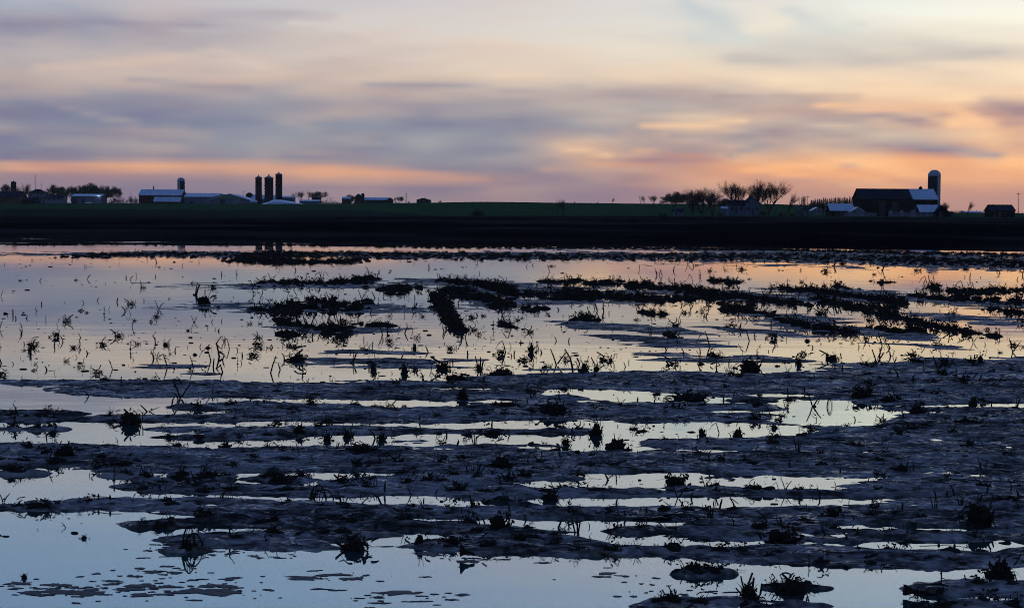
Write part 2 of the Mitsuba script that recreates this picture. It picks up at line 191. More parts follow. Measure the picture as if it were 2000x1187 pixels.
# ------------------------------------------------------------------ the drowned field: mud bars, pools and thin skims of silt (metres: x, y, half width)
MUD_BARS = [
    [(-4.74,14.85,0.09),(-4.46,14.78,0.22),(-3.61,14.78,0.31),(-3.13,14.77,0.36),(-2.69,14.23,0.62),(-2.04,14.23,0.71),(-1.3,14.27,0.75),(0.01,14.4,0.94),(0.49,14.86,0.54),(1.47,14.93,0.55),(2.5,15.32,0.58),(3.55,15.53,0.69),(4.38,15.78,0.72),(5.67,16.39,1.33)],
    [(-2.45,13.05,0.1),(-2.25,13.03,0.28),(-1.27,13.01,0.35),(-0.42,13.02,0.35),(0.09,12.95,0.34)],
    [(0.01,15.4,0.29),(0.78,15.79,0.26),(1.57,16.0,0.31)],
    [(-3.17,12.15,0.09),(-2.94,12.2,0.21),(-2.01,12.34,0.25),(-1.22,12.48,0.45),(-0.41,12.75,0.54),(0.43,12.97,0.62),(1.06,12.93,0.41)],
    [(-4.08,12.52,0.1),(-3.67,12.51,0.13),(-3.46,12.49,0.06)],
    [(-3.96,12.14,0.09),(-3.72,12.13,0.15),(-3.37,12.14,0.09)],
    [(-3.77,11.57,0.11),(-3.54,11.55,0.11),(-3.38,11.59,0.06)],
    [(-2.62,11.62,0.06),(-2.27,11.59,0.19),(-1.14,11.64,0.25),(-0.56,11.51,0.22),(-0.14,11.53,0.22),(0.19,11.49,0.22),(0.77,11.68,0.17),(1.34,11.65,0.08)],
    [(-2.48,11.2,0.05),(-2.19,11.19,0.1),(-1.76,11.23,0.13),(-1.42,11.22,0.08)],
    [(-3.61,10.44,0.29),(-3.42,10.47,0.32),(-3.01,10.47,0.32),(-2.56,10.46,0.32),(-2.25,10.28,0.44),(-1.83,10.19,0.54),(-1.33,10.19,0.58),(-0.93,10.25,0.63),(-0.33,10.32,0.66),(0.34,10.28,0.7),(1.01,10.22,0.65),(1.7,10.34,0.75),(2.54,10.33,0.8),(3.65,10.49,0.91)],
    [(-3.45,9.97,0.14),(-3.26,9.98,0.16),(-2.96,9.97,0.16),(-2.75,9.96,0.06)],
    [(-3.09,9.58,0.04),(-3.01,9.59,0.09),(-2.93,9.59,0.04)],
    [(-2.59,9.88,0.04),(-2.51,9.9,0.1),(-2.42,9.91,0.04)],
    [(-2.42,9.53,0.04),(-2.32,9.54,0.09),(-2.22,9.54,0.04)],
    [(-2.22,9.37,0.03),(-2.11,9.38,0.07),(-1.98,9.38,0.04)],
    [(-1.53,9.4,0.04),(-1.41,9.43,0.13),(-1.3,9.39,0.04)],
    [(-2.05,9.55,0.03),(-1.96,9.55,0.06),(-1.86,9.56,0.03)],
    [(-1.9,9.39,0.03),(-1.81,9.39,0.05),(-1.71,9.41,0.04)],
    [(-1.85,9.52,0.03),(-1.79,9.52,0.04),(-1.72,9.53,0.03)],
    [(-2.13,9.03,0.03),(-2.0,9.13,0.14),(-1.79,9.13,0.19),(-1.54,9.1,0.15),(-1.18,9.03,0.17),(-0.83,9.09,0.2),(-0.41,9.14,0.24),(-0.2,9.03,0.17),(0.24,9.0,0.15),(0.54,9.06,0.15),(1.05,9.12,0.17),(1.5,9.1,0.14),(2.1,9.12,0.17),(3.26,9.38,0.55)],
    [(-1.09,9.35,0.04),(-0.95,9.39,0.09),(-0.79,9.36,0.18),(-0.43,9.45,0.22),(-0.06,9.52,0.15),(0.2,9.59,0.11)],
    [(-2.94,8.47,0.09),(-2.77,8.47,0.1),(-2.44,8.47,0.09),(-2.3,8.58,0.17),(-1.88,8.6,0.2),(-1.53,8.52,0.24),(-1.1,8.48,0.24),(-0.77,8.44,0.19),(-0.27,8.43,0.18),(0.28,8.45,0.19),(0.84,8.47,0.19),(1.39,8.45,0.21),(2.09,8.47,0.27),(2.98,8.55,0.61)],
    [(-0.21,8.72,0.03),(-0.05,8.78,0.11),(0.11,8.72,0.08)],
    [(-1.89,7.94,0.03),(-1.76,8.04,0.11),(-1.53,8.1,0.14),(-1.16,8.12,0.16),(-0.79,8.07,0.16),(-0.39,8.02,0.17),(-0.04,7.95,0.18),(0.11,7.77,0.2),(0.26,7.75,0.12)],
    [(-1.42,7.65,0.05),(-1.3,7.67,0.2),(-1.1,7.7,0.26),(-0.91,7.73,0.21),(-0.82,7.86,0.1)],
    [(-0.42,7.63,0.05),(-0.24,7.56,0.13),(0.01,7.52,0.16),(0.28,7.51,0.15),(0.5,7.48,0.12),(0.65,7.46,0.06),(0.82,7.48,0.03)],
    [(0.48,7.89,0.03),(0.61,7.94,0.09),(0.79,8.0,0.12),(1.01,8.06,0.19),(1.32,8.01,0.29),(1.73,8.22,0.25),(1.93,7.8,0.15),(2.22,7.84,0.15),(2.47,7.82,0.13)],
    [(0.28,8.36,0.06),(0.82,8.3,0.14),(1.14,8.22,0.22),(1.52,8.21,0.36),(1.94,8.44,0.21),(2.48,8.39,0.38),(2.88,8.26,0.57)],
    [(0.9,7.49,0.03),(1.06,7.46,0.14),(1.34,7.39,0.2),(1.7,7.37,0.23),(2.01,7.36,0.2),(2.18,7.34,0.2),(2.4,7.37,0.2),(2.57,7.37,0.25)],
    [(0.79,6.99,0.03),(0.82,7.01,0.03),(0.85,7.0,0.05),(0.89,7.02,0.03),(0.92,7.0,0.03),(0.96,7.0,0.03)],
    [(1.81,6.66,0.03),(1.95,6.72,0.11),(2.14,6.75,0.17),(2.36,6.74,0.19)],
    [(0.57,6.37,0.03),(0.71,6.42,0.09),(0.96,6.45,0.1),(1.19,6.41,0.07)],
    [(1.7,6.43,0.03),(1.92,6.45,0.07),(2.27,6.48,0.07)],
    [(-1.6,7.4,0.03),(-1.53,7.41,0.03),(-1.46,7.41,0.03)],
    [(1.14,6.74,0.03),(1.25,6.76,0.05),(1.34,6.74,0.03)],
    [(1.07,11.21,0.05),(1.19,10.97,0.15),(1.52,11.03,0.23),(2.07,11.26,0.37),(2.65,11.55,0.61),(3.26,11.72,0.74),(4.11,11.85,0.99)],
    [(2.11,12.86,0.07),(2.14,11.67,0.14),(2.51,11.77,0.28),(3.04,12.2,0.43),(3.49,12.54,0.32),(4.36,12.58,0.46)],
    [(3.08,13.66,0.19),(3.38,13.79,0.35),(3.92,14.1,0.57),(4.98,14.36,0.93)],
    [(2.98,13.18,0.11),(3.44,13.13,0.21),(3.66,13.15,0.21),(4.51,13.02,0.28)],
    [(1.41,14.36,0.42),(2.15,14.61,0.53),(2.86,14.57,0.52),(3.87,14.81,0.72),(5.25,15.17,1.14)],
    [(1.66,14.08,0.2),(2.09,13.87,0.24),(2.52,13.74,0.19)],
    [(1.28,13.01,0.28),(1.72,13.14,0.25),(2.16,13.2,0.18),(2.42,13.18,0.11)],
    [(1.24,12.61,0.33),(1.66,12.63,0.33),(2.07,12.65,0.23),(2.32,12.64,0.1)],
    [(1.22,12.35,0.19),(1.71,12.38,0.22),(2.03,12.24,0.12)],
    [(1.31,14.22,0.17),(1.44,13.75,0.35),(1.58,13.39,0.29)],
]
POOLS = [
    [(-2.64,14.99,0.07),(-2.14,14.97,0.14),(-1.46,15.01,0.07)],
    [(-1.04,14.55,0.07),(-0.56,14.49,0.19),(0.01,14.44,0.13)],
    [(-0.33,13.5,0.06),(-0.15,13.51,0.17),(0.04,13.52,0.06)],
    [(0.33,14.08,0.12),(0.57,14.3,0.31),(0.93,14.12,0.43),(1.19,13.89,0.5),(1.5,13.83,0.39),(1.81,13.85,0.18)],
    [(-1.21,13.3,0.11),(-0.95,13.32,0.36),(-0.57,13.26,0.23),(-0.43,13.38,0.06)],
    [(-1.91,13.33,0.11),(-1.56,13.35,0.11),(-1.3,13.33,0.05)],
    [(-0.61,11.9,0.09),(-0.38,11.91,0.18),(-0.18,11.92,0.09)],
    [(0.69,11.51,0.14),(0.88,11.6,0.35),(1.15,11.7,0.5),(1.55,11.78,0.54),(1.86,11.79,0.45),(1.97,11.66,0.21)],
    [(-1.28,11.2,0.26),(-1.02,11.19,0.26),(-0.8,11.25,0.16),(-0.66,11.34,0.2),(-0.14,11.34,0.2),(0.53,11.4,0.13)],
    [(0.1,10.82,0.07),(0.43,10.76,0.11),(0.78,10.76,0.15),(1.02,10.81,0.07)],
    [(1.18,10.73,0.07),(1.38,10.74,0.12),(1.59,10.74,0.07)],
    [(-1.08,9.63,0.09),(-0.94,9.67,0.14),(-0.69,9.64,0.12),(-0.6,9.63,0.06)],
    [(0.23,9.7,0.06),(0.48,9.65,0.12),(0.8,9.67,0.17),(1.12,9.7,0.15),(1.28,9.75,0.09)],
    [(1.45,9.56,0.08),(1.64,9.57,0.19),(1.84,9.54,0.12),(1.88,9.52,0.06)],
    [(1.97,9.54,0.06),(2.09,9.55,0.09),(2.21,9.57,0.06)],
    [(1.29,9.23,0.05),(1.52,9.26,0.11),(1.83,9.25,0.11),(2.07,9.26,0.05)],
    [(-0.3,9.27,0.05),(-0.19,9.24,0.09),(-0.08,9.25,0.05)],
    [(-0.01,9.32,0.05),(0.19,9.34,0.14),(0.37,9.28,0.09),(0.55,9.27,0.05)],
    [(-0.84,8.72,0.05),(-0.62,8.72,0.1),(-0.39,8.72,0.12),(-0.21,8.71,0.08)],
    [(0.07,8.78,0.07),(0.3,8.77,0.16),(0.73,8.77,0.16),(0.98,8.75,0.12),(1.15,8.73,0.07)],
    [(1.14,8.74,0.05),(1.39,8.78,0.16),(1.62,8.76,0.14),(1.84,8.67,0.05)],
    [(-1.01,8.19,0.03),(-0.64,8.19,0.04),(-0.26,8.2,0.06),(0.01,8.18,0.07)],
    [(-0.03,8.07,0.07),(0.17,8.05,0.13),(0.35,8.09,0.2),(0.54,8.15,0.13),(0.84,8.16,0.1)],
    [(0.26,7.84,0.06),(0.42,7.83,0.13),(0.62,7.71,0.12),(0.79,7.67,0.12),(1.01,7.65,0.11),(1.16,7.63,0.06)],
    [(1.65,8.06,0.04),(1.86,8.09,0.1),(2.12,8.07,0.08),(2.39,8.06,0.06)],
    [(1.61,7.62,0.05),(1.81,7.63,0.13),(2.01,7.63,0.11),(2.26,7.62,0.15),(2.45,7.7,0.11)],
    [(2.19,14.11,0.12),(2.4,14.13,0.18),(2.61,14.1,0.12)],
    [(2.48,13.74,0.17),(2.66,13.52,0.38),(2.67,12.75,0.49),(2.87,12.7,0.17)],
    [(2.31,12.57,0.2),(2.48,12.42,0.47),(2.65,12.43,0.32)],
    [(2.91,12.97,0.05),(3.19,12.98,0.16),(3.51,13.0,0.1)],
    [(3.77,13.4,0.11),(4.08,13.42,0.18),(4.65,13.41,0.28)],
    [(1.64,12.86,0.1),(1.99,12.92,0.15),(2.32,12.9,0.17)],
    [(3.25,11.27,0.04),(3.4,11.27,0.08),(3.51,11.28,0.04)],
    [(2.64,11.26,0.04),(2.79,11.32,0.08)],
    [(2.32,10.71,0.04),(2.42,10.71,0.04)],
    [(2.63,8.6,0.05),(2.81,8.54,0.07)],
    [(-0.79,7.59,0.09),(-0.6,7.66,0.13),(-0.37,7.75,0.08)],
    [(1.6,13.57,0.17),(1.94,13.48,0.17),(2.21,13.5,0.11)],
    [(0.53,8.46,0.03),(0.55,8.46,0.03)],
]
SKIMS = [
    [(-1.93,16.75,0.11),(-1.73,17.18,0.54),(-1.33,17.08,0.78),(-0.92,16.59,0.28)],
    [(-2.12,18.11,0.13),(-1.79,18.34,0.34),(-1.3,18.17,0.27)],
    [(-0.74,17.56,0.13),(-0.45,17.39,0.25)],
    [(-3.72,16.56,0.11),(-3.59,16.46,0.33),(-3.47,16.52,0.17)],
    [(-3.27,15.67,0.05),(-3.14,15.68,0.15),(-3.02,15.69,0.05)],
    [(0.19,16.33,0.11),(0.54,16.41,0.22),(0.75,16.37,0.11)],
    [(-0.73,16.6,0.06),(-0.54,16.56,0.17),(-0.37,16.52,0.06)],
    [(0.78,23.85,0.23),(1.35,23.02,0.65),(1.9,22.44,0.72),(2.12,21.68,0.48)],
    [(1.38,21.14,0.27),(1.86,20.31,0.51),(2.14,19.31,0.38)],
    [(2.84,22.95,0.21),(3.44,21.99,0.49),(3.9,21.37,0.37)],
    [(1.71,17.43,0.25),(2.19,17.65,0.45),(2.7,17.95,0.46),(3.08,17.47,0.25)],
    [(4.38,25.85,0.54),(4.63,22.91,0.64),(5.11,21.76,0.48),(5.49,21.06,0.27)],
    [(4.53,20.13,0.17),(4.96,20.0,0.25),(5.53,19.28,0.23)],
    [(1.56,18.4,0.21),(1.91,18.29,0.41),(2.18,18.04,0.2)],
    [(4.93,17.99,0.2),(5.18,17.62,0.38),(6.25,18.09,0.6)],
    [(0.0,28.3,0.49),(0.57,29.21,1.04),(1.43,29.32,0.88)],
    [(-1.88,38.5,0.9),(-0.95,36.35,1.35)],
    [(3.9,34.3,0.72),(5.15,31.66,1.23),(5.9,30.23,0.74)],
    [(6.87,35.21,1.01),(7.67,31.01,1.37),(8.85,30.24,0.93),(9.89,28.66,1.34)],
    [(-3.92,27.35,0.76),(-3.18,27.13,1.96),(-2.39,26.2,1.12)],
    [(-5.41,34.63,1.22),(-4.37,35.3,2.55),(-3.3,34.95,1.49)],
    [(-2.89,22.19,0.5),(-2.1,21.48,0.57),(-1.73,22.1,0.4)],
    [(4.3,24.94,0.51),(4.63,22.91,0.64),(5.01,21.94,0.49),(5.33,20.7,0.26)],
    [(6.82,26.52,0.29),(7.38,25.77,0.68),(7.45,23.84,0.46)],
    [(-2.03,6.54,0.03),(-1.89,6.57,0.04),(-1.67,6.55,0.03)],
    [(-2.06,6.69,0.03),(-2.02,6.7,0.03),(-1.97,6.69,0.03)],
    [(-1.8,6.68,0.03),(-1.68,6.67,0.03),(-1.57,6.66,0.03)],
    [(-1.66,6.91,0.03),(-1.55,6.96,0.03),(-1.43,7.02,0.03)],
    [(-1.42,6.59,0.03),(-1.29,6.6,0.03),(-1.1,6.6,0.03)],
    [(-1.51,6.74,0.03),(-1.44,6.77,0.03),(-1.36,6.76,0.03)],
    [(-0.79,6.92,0.03),(-0.74,6.92,0.03),(-0.69,6.93,0.03)],
    [(-0.6,6.5,0.03),(-0.54,6.51,0.03),(-0.47,6.5,0.03)],
    [(-0.47,6.55,0.03),(-0.42,6.56,0.03)],
    [(0.54,6.91,0.03),(0.58,6.91,0.03),(0.6,6.92,0.03)],
    [(0.6,6.63,0.03),(0.69,6.65,0.03),(0.74,6.63,0.03)],
    [(-1.32,7.33,0.03),(-1.22,7.31,0.03),(-1.15,7.34,0.03)],
    [(-1.61,7.37,0.03),(-1.57,7.4,0.05),(-1.46,7.38,0.03)],
    [(-0.3,7.28,0.03),(-0.22,7.29,0.04),(-0.14,7.29,0.03)],
    [(-16.85,60.26,2.96),(-13.9,61.07,4.57),(-10.76,63.62,4.96),(-7.37,62.88,5.66)],
    [(-10.37,63.73,5.82),(-2.08,63.5,7.47),(6.32,64.94,8.71),(12.65,64.97,10.55),(20.26,58.86,11.68)],
    [(12.2,75.21,4.61),(16.31,62.79,8.14),(18.5,53.72,7.16)],
    [(-1.8,39.44,0.95),(-0.0,35.45,1.54),(1.17,32.79,1.76),(2.14,32.92,1.1)],
    [(-28.23,81.95,2.73),(-19.44,85.43,1.48),(-11.32,87.0,3.07),(-2.8,85.55,2.97)],
    [(-0.02,86.57,3.04),(8.13,83.69,4.27),(16.03,82.35,4.14),(26.61,77.34,3.65)],
    [(-0.02,75.9,1.17),(7.38,75.95,2.34),(12.38,76.37,2.37),(16.92,74.48,2.25)],
]


NA, ND = 860, 800
_az = np.radians(np.linspace(-27, 27, NA))
_inv = np.linspace(1 / 5.6, 1 / 116.0, ND)
AZ, INV = np.meshgrid(_az, _inv)
GX, GY = np.sin(AZ) / INV, np.cos(AZ) / INV

def fb(fx, fy, octv, seed, warp=0.0):
    return meshkit.fbm(np.stack([GX * fx + warp, GY * fy, 0 * GX + seed * 1.7], -1), octv, seed) - 0.5

bars = stroke_field(MUD_BARS, GX, GY, 0.45)
pools = stroke_field(POOLS, GX, GY, 0.9)
skims = stroke_field(SKIMS, GX, GY, 0.6)
n_shore = fb(1.6, 3.6, 4, 11)
M = np.clip(bars, -1.5, 1) + 0.8 * n_shore + 0.42 * fb(6, 15, 3, 19) + 0.35 * fb(0.9, 9, 3, 23) + 0.45 * fb(15, 28, 3, 24)
P = np.clip(pools, -1.5, 1) + 0.75 * fb(1.4, 8.0, 4, 12)
M = np.where(P > -0.5, np.minimum(M, 0.22 - P * 1.2), M)
S = np.clip(skims, -1.5, 1) + 1.8 * fb(1.8, 3.4, 4, 13) - 0.35
on = np.clip(M * 2.5, 0, 1)
wv = 2.2 * fb(0.9, 0.5, 2, 22)
rough = 0.026 * fb(1.3, 4.2, 3, 14, wv) + 0.048 * fb(4.5, 8.0, 3, 15, wv) + 0.030 * fb(12, 16, 2, 16)
z_bar = np.where(M > 0, 0.012 * (1 - np.exp(-M * 8)) + 0.010 * np.clip(M, 0, 1) ** 1.5, 0.10 * M)
GZ = np.maximum(z_bar + rough * (0.15 + 0.85 * on), -0.05)
S = S - 1.2 * (GY < 9.6)
z_skim = np.where(S > 0, 0.003 + 0.010 * np.clip(S, 0, 1.0), 0.03 * S) + 0.006 * fb(6, 9, 2, 17)
GZ = np.maximum(GZ, np.clip(z_skim, -0.05, 0.02))
# beyond the flood's far edge the field rises out of the water
fz = far_z(GX, GY)
GZ = GZ - 0.12 * np.clip((GY - 76) / 8, 0, 1)
GZ = GZ.astype(np.float32)

def grid_faces(n, m):
    i = np.arange(n * m).reshape(n, m)
    a, b, c, d = i[:-1, :-1].ravel(), i[:-1, 1:].ravel(), i[1:, 1:].ravel(), i[1:, :-1].ravel()
    return np.stack([a, b, c, d], 1)

def mud_z(x, y):
    """Height of the drowned field at a point (for standing things on it)."""
    r, a = math.hypot(x, y), math.atan2(x, y)
    j = (a - _az[0]) / (_az[1] - _az[0]); i = (1 / r - _inv[0]) / (_inv[1] - _inv[0])
    i, j = int(np.clip(round(i), 0, ND - 1)), int(np.clip(round(j), 0, NA - 1))
    return float(GZ[i, j])

# ------------------------------------------------------------------ materials
def rgb(*c):
    return {'type': 'rgb', 'value': list(c)}

def mat(name, color, rough=0.8, spec=0.3, **k):
    scene[name] = {'type': 'twosided', 'bsdf': {'type': 'principled', 'base_color': rgb(*color) if isinstance(color, tuple) else color, 'roughness': rough, 'specular': spec, **k}}
    return name

def mud_color(p, n, uv):
    a = mikit.fbm(p.x * 1.3, p.y * 2.4, 0.0, 3)
    b = mikit.fbm(p.x * 7 + 3 * a, p.y * 16, 3.0, 5)
    c = mikit.noise(p.x * 42, p.y * 34, 1.0)
    t = dr.clip(0.33 * a + 0.52 * b + 0.15 * c, 0, 1)
    return mikit.mix((0.003, 0.0035, 0.005), (0.165, 0.175, 0.205), mikit.smoothstep(0.34, 0.70, t))

def mud_rough(p, n, uv):
    return 0.14 + 0.6 * mikit.smoothstep(0.3, 0.66, mikit.fbm(p.x * 4, p.y * 7, 7.0, 4))

def mud_relief(p, n, uv):
    w = mikit.fbm(p.x * 1.1, p.y * 1.6, 4.0, 2)
    r = mikit.fbm(p.x * 4 + 2 * w, p.y * 8 + 3 * w, 0.0, 4)
    r = r + 0.07 * mikit.fbm(p.x * 34, p.y * 30, 5.0, 2)
    return r + 0.6 * dr.abs(mikit.noise(p.x * 9, p.y * 15, 2.0) - 0.5)

scene['mud'] = {'type': 'twosided', 'bsdf': {'type': 'bumpmap', 'tex': mikit.proc(mud_relief, 2e-3), 'scale': 0.15,
                'bsdf': {'type': 'principled', 'base_color': mikit.proc(mud_color), 'roughness': mikit.proc(mud_rough), 'specular': 0.3}}}

def ripple(p, n, uv):
    return mikit.fbm(p.x * 1.1, p.y * 2.3, 0.0, 3)

scene['still_water'] = {'type': 'twosided', 'bsdf': {'type': 'bumpmap', 'tex': mikit.proc(ripple, 1e-2), 'scale': 0.0012,
                        'bsdf': {'type': 'blendbsdf', 'weight': 0.4, 'a': {'type': 'plastic', 'int_ior': 1.6, 'diffuse_reflectance': rgb(.02, .05, .06)}, 'b': {'type': 'conductor', 'material': 'none', 'specular_reflectance': rgb(.76, .88, .84)}}}}

def land_color(p, n, uv):
    r = dr.sqrt(p.x * p.x + p.y * p.y)
    side = p.x / dr.maximum(p.y, 1.0)
    jig = 14 * (mikit.fbm(p.x * 0.02, p.y * 0.02, 0.0, 2) - 0.5)
    blk = mikit.mix((0.006, 0.006, 0.007), (0.026, 0.024, 0.023), mikit.smoothstep(0.35, 0.75, mikit.fbm(p.x * 0.05, p.y * 0.03, 0.0, 5)))
    fallow = mikit.mix((0.012, 0.018, 0.015), (0.022, 0.030, 0.022), mikit.fbm(p.x * 0.02, p.y * 0.012, 5.0, 4))
    wheat = mikit.mix((0.014, 0.042, 0.018), (0.024, 0.064, 0.024), mikit.fbm(p.x * 0.012, p.y * 0.01, 9.0, 4))
    verge = mikit.mix((0.030, 0.050, 0.028), (0.055, 0.075, 0.045), mikit.fbm(p.x * 0.06, p.y * 0.06, 3.0, 3))
    left = mikit.smoothstep(-0.03, -0.11, side)
    g0 = 590 + 350 * left + jig
    c = mikit.mix(blk, fallow, mikit.smoothstep(575, 585, r + jig))
    c = mikit.mix(c, verge, mikit.smoothstep(580, 586, r + jig) * (1 - mikit.smoothstep(600, 606, r + jig)) * (1 - left) * 0.7)
    return mikit.mix(c, wheat, mikit.smoothstep(g0 + 8, g0 + 26, r))
scene['land_soil'] = {'type': 'twosided', 'bsdf': {'type': 'diffuse', 'reflectance': mikit.proc(land_color)}}

def struct(key, shape, label=None):
    scene[key] = shape
    labels[key] = {'kind': 'structure', **({'label': label} if label else {})}

struct('muddy_field', mikit.ply((np.stack([GX, GY, GZ], -1).reshape(-1, 3), grid_faces(ND, NA)), 'mud', smooth=True), 'dark wet mud bars and furrows rising out of the flooded field')
_wa = np.array([[x, y, 0.0] for y in np.linspace(-30, 110, 29) for x in np.linspace(-130, 130, 53)])
struct('flood_water', mikit.ply((_wa, grid_faces(29, 53)), 'still_water', smooth=True), 'still flood water mirroring the sunset sky')
_a2 = np.radians(np.concatenate([np.arange(-180, -24, 4.0), np.arange(-24, 24, 0.12), np.arange(24, 180.1, 4.0)]))
_r2 = np.concatenate([[2, 20, 50, 70], np.linspace(73, 100, 110), np.linspace(100.5, 150, 70), np.geomspace(152, 540, 40), np.linspace(550, 1300, 90), np.geomspace(1320, 3200, 24)])
RR, AA = np.meshgrid(_r2, _a2, indexing='ij')
OX, OY = np.sin(AA) * RR, np.cos(AA) * RR
OZ = far_z(OX, OY) - 0.04 * (RR < 74)
struct('farmland', mikit.ply((np.stack([OX, OY, OZ], -1).reshape(-1, 3), grid_faces(len(_r2), len(_a2))), 'land_soil', smooth=True), 'black ploughed field and green slope rising to a low ridge')

# ------------------------------------------------------------------ crop residue: stalks, clumps of stubble, clods
mat('straw_dark', (0.013, 0.011, 0.010), 0.8, 0.12)
mat('clod_soil', (0.007, 0.0065, 0.0065), 0.8, 0.12)
mat('silt_film', (0.030, 0.033, 0.042), 0.6, 0.2)
count = {}

def numbered(name):
    n = count.get(name, 0)
    count[name] = n + 1
    return name if n == 0 else f'{name}_{n:03d}'

def tube(pts, rad, sides=5, cap=True):
    p = np.asarray(pts, float); r = np.broadcast_to(rad, (len(p),)).astype(float)
    t = np.gradient(p, axis=0); t /= np.linalg.norm(t, axis=1, keepdims=True) + 1e-12
    ref = np.where(np.abs(t[:, 2:]) < 0.85, [[0, 0, 1.0]], [[1.0, 0, 0]])
    a = np.cross(t, ref); a /= np.linalg.norm(a, axis=1, keepdims=True) + 1e-12
    b = np.cross(t, a); g = np.arange(sides) * 2 * np.pi / sides
    v = p[:, None] + r[:, None, None] * (np.cos(g)[None, :, None] * a[:, None] + np.sin(g)[None, :, None] * b[:, None])
    n = len(p)
    i, j = np.meshgrid(np.arange(n - 1), np.arange(sides), indexing='ij')
    q = np.stack([i * sides + j, i * sides + (j + 1) % sides, (i + 1) * sides + (j + 1) % sides, (i + 1) * sides + j], -1).reshape(-1, 4)
    f = np.vstack([q[:, [0, 2, 1]], q[:, [0, 3, 2]]])
    v = v.reshape(-1, 3)
    if cap:
        v = np.vstack([v, p[:1], p[-1:]]); c0, c1 = len(v) - 2, len(v) - 1; k = np.arange(sides)
        f = np.vstack([f, np.stack([k * 0 + c0, k, (k + 1) % sides], 1), np.stack([k * 0 + c1, (n - 1) * sides + (k + 1) % sides, (n - 1) * sides + k], 1)])
    return v, f

def join(parts):
    vs, fs, at = [], [], 0
    for v, f in parts:
        vs.append(v); fs.append(np.asarray(f) + at); at += len(v)
    return np.vstack(vs), np.vstack(fs)

_ico = {k: trimesh.creation.icosphere(subdivisions=k) for k in (1, 2, 3)}

def lump(rng, sx, sy, sz, sub=2, amp=0.5, freq=2.0):
    v = np.array(_ico[sub].vertices); off = rng.random(3) * 50
    n = meshkit.fbm(v * freq + off, 3, 1) - 0.5
    n2 = meshkit.fbm(v * freq * 3.1 + off, 2, 4) - 0.5
    v = v * (1 + amp * (2 * n + 0.8 * n2))[:, None] * (1 - 0.18 * np.clip(v[:, 2:3], -.3, 1) * [1, 1, 0]) * [sx, sy, sz]
    return v, np.array(_ico[sub].faces)

def blade(rng, base, direc, L, w, curl):
    """A dry leaf or straw: a bent three sided sliver."""
    k = 4; s = np.linspace(0, 1, k)[:, None]
    d = direc / np.linalg.norm(direc)
    side = np.cross(d, rng.normal(size=3)); side /= np.linalg.norm(side)
    pts = base + d * L * s + (np.array([0, 0, -1.0]) * curl * L + side * L * 0.25 * rng.normal()) * s ** 2
    return tube(pts, w * np.array([0.8, 1.0, 0.8, 0.25]), 3, False)

def stalk_shape(rng, kind):
    """Unit tall: a snapped cane, straight, bent, or a narrow v; sometimes with a scrap of leaf."""
    parts = []
    def cane(p):
        p = np.asarray(p, float); r = 0.05 * (1.0 - 0.35 * np.linspace(0, 1, len(p)))
        parts.append(tube(p, r, 5))
    lean = rng.uniform(-0.45, 0.45); ly = rng.uniform(-0.3, 0.3)
    if kind == 0:
        cane([[0, 0, -.25], [lean * .5, ly * .5, .45], [lean, ly, 1]])
    elif kind == 1:
        k = rng.uniform(.5, .75); s = rng.choice([-1, 1])
        cane([[0, 0, -.25], [lean * .3, 0, k * .6], [lean * .5, ly, k], [lean * .5 + s * .25, ly, 1.0]])
    elif kind == 2:
        k = rng.uniform(.75, 1); s = rng.choice([-1, 1])
        cane([[0, 0, -.3], [s * .25, 0, k * .5], [s * .45, ly, k]]); cane([[s * .03, 0.03, .1], [-s * .2, ly, .45], [-s * .45, ly, .75]])
    elif kind == 3:
        s = rng.choice([-1, 1])
        cane([[-s * .2, 0, -.2], [0, 0, .55], [s * .15, 0, 1.0], [s * .5, .05, .72], [s * .72, .05, .3]])
    else:
        for _ in range(3):
            a = rng.uniform(-.5, .5); cane([[a * .2, rng.normal() * .05, -.2], [a * .7, ly * rng.random(), .5], [a, ly, rng.uniform(.6, 1)]])
    if kind in (0, 1, 2):
        for _ in range(rng.integers(1, 4)):
            z = rng.uniform(.1, .8); parts.append(leaf(rng, np.array([lean * z * .8, ly * z * .8, z]), np.array([rng.normal(), rng.normal(), rng.uniform(-.2, .5)]), rng.uniform(.2, .42), .05, .6))
    if rng.random() < .5:
        parts.append(lump(rng, .16, .15, .13, 1, .6))
    return join(parts)

def leaf(rng, base, direc, L, w, curl):
    """A torn strip of leaf or husk: broad, flat, curling down at its end."""
    d = direc / np.linalg.norm(direc); side = np.cross(d, rng.normal(size=3)); side /= np.linalg.norm(side); n = np.cross(d, side)
    s_ = np.array([0, .35, .7, 1.0]); ww = w * np.array([.9, 1.0, .75, .35]) * rng.uniform(.6, 1.25, 4)
    c = base + d * L * s_[:, None] + (np.array([0, 0, -1.0]) * curl * L + side * rng.normal() * .3 * L) * s_[:, None] ** 2
    t = w * .10
    v = np.concatenate([c - side * ww[:, None] + n * t, c + side * ww[:, None] + n * t, c + side * ww[:, None] - n * t, c - side * ww[:, None] - n * t])
    f = []
    for k in range(3):
        for q in range(4):
            a_, b_ = q * 4 + k, ((q + 1) % 4) * 4 + k
            f += [[a_, b_, b_ + 1], [a_, b_ + 1, a_ + 1]]
    return v, np.array(f)

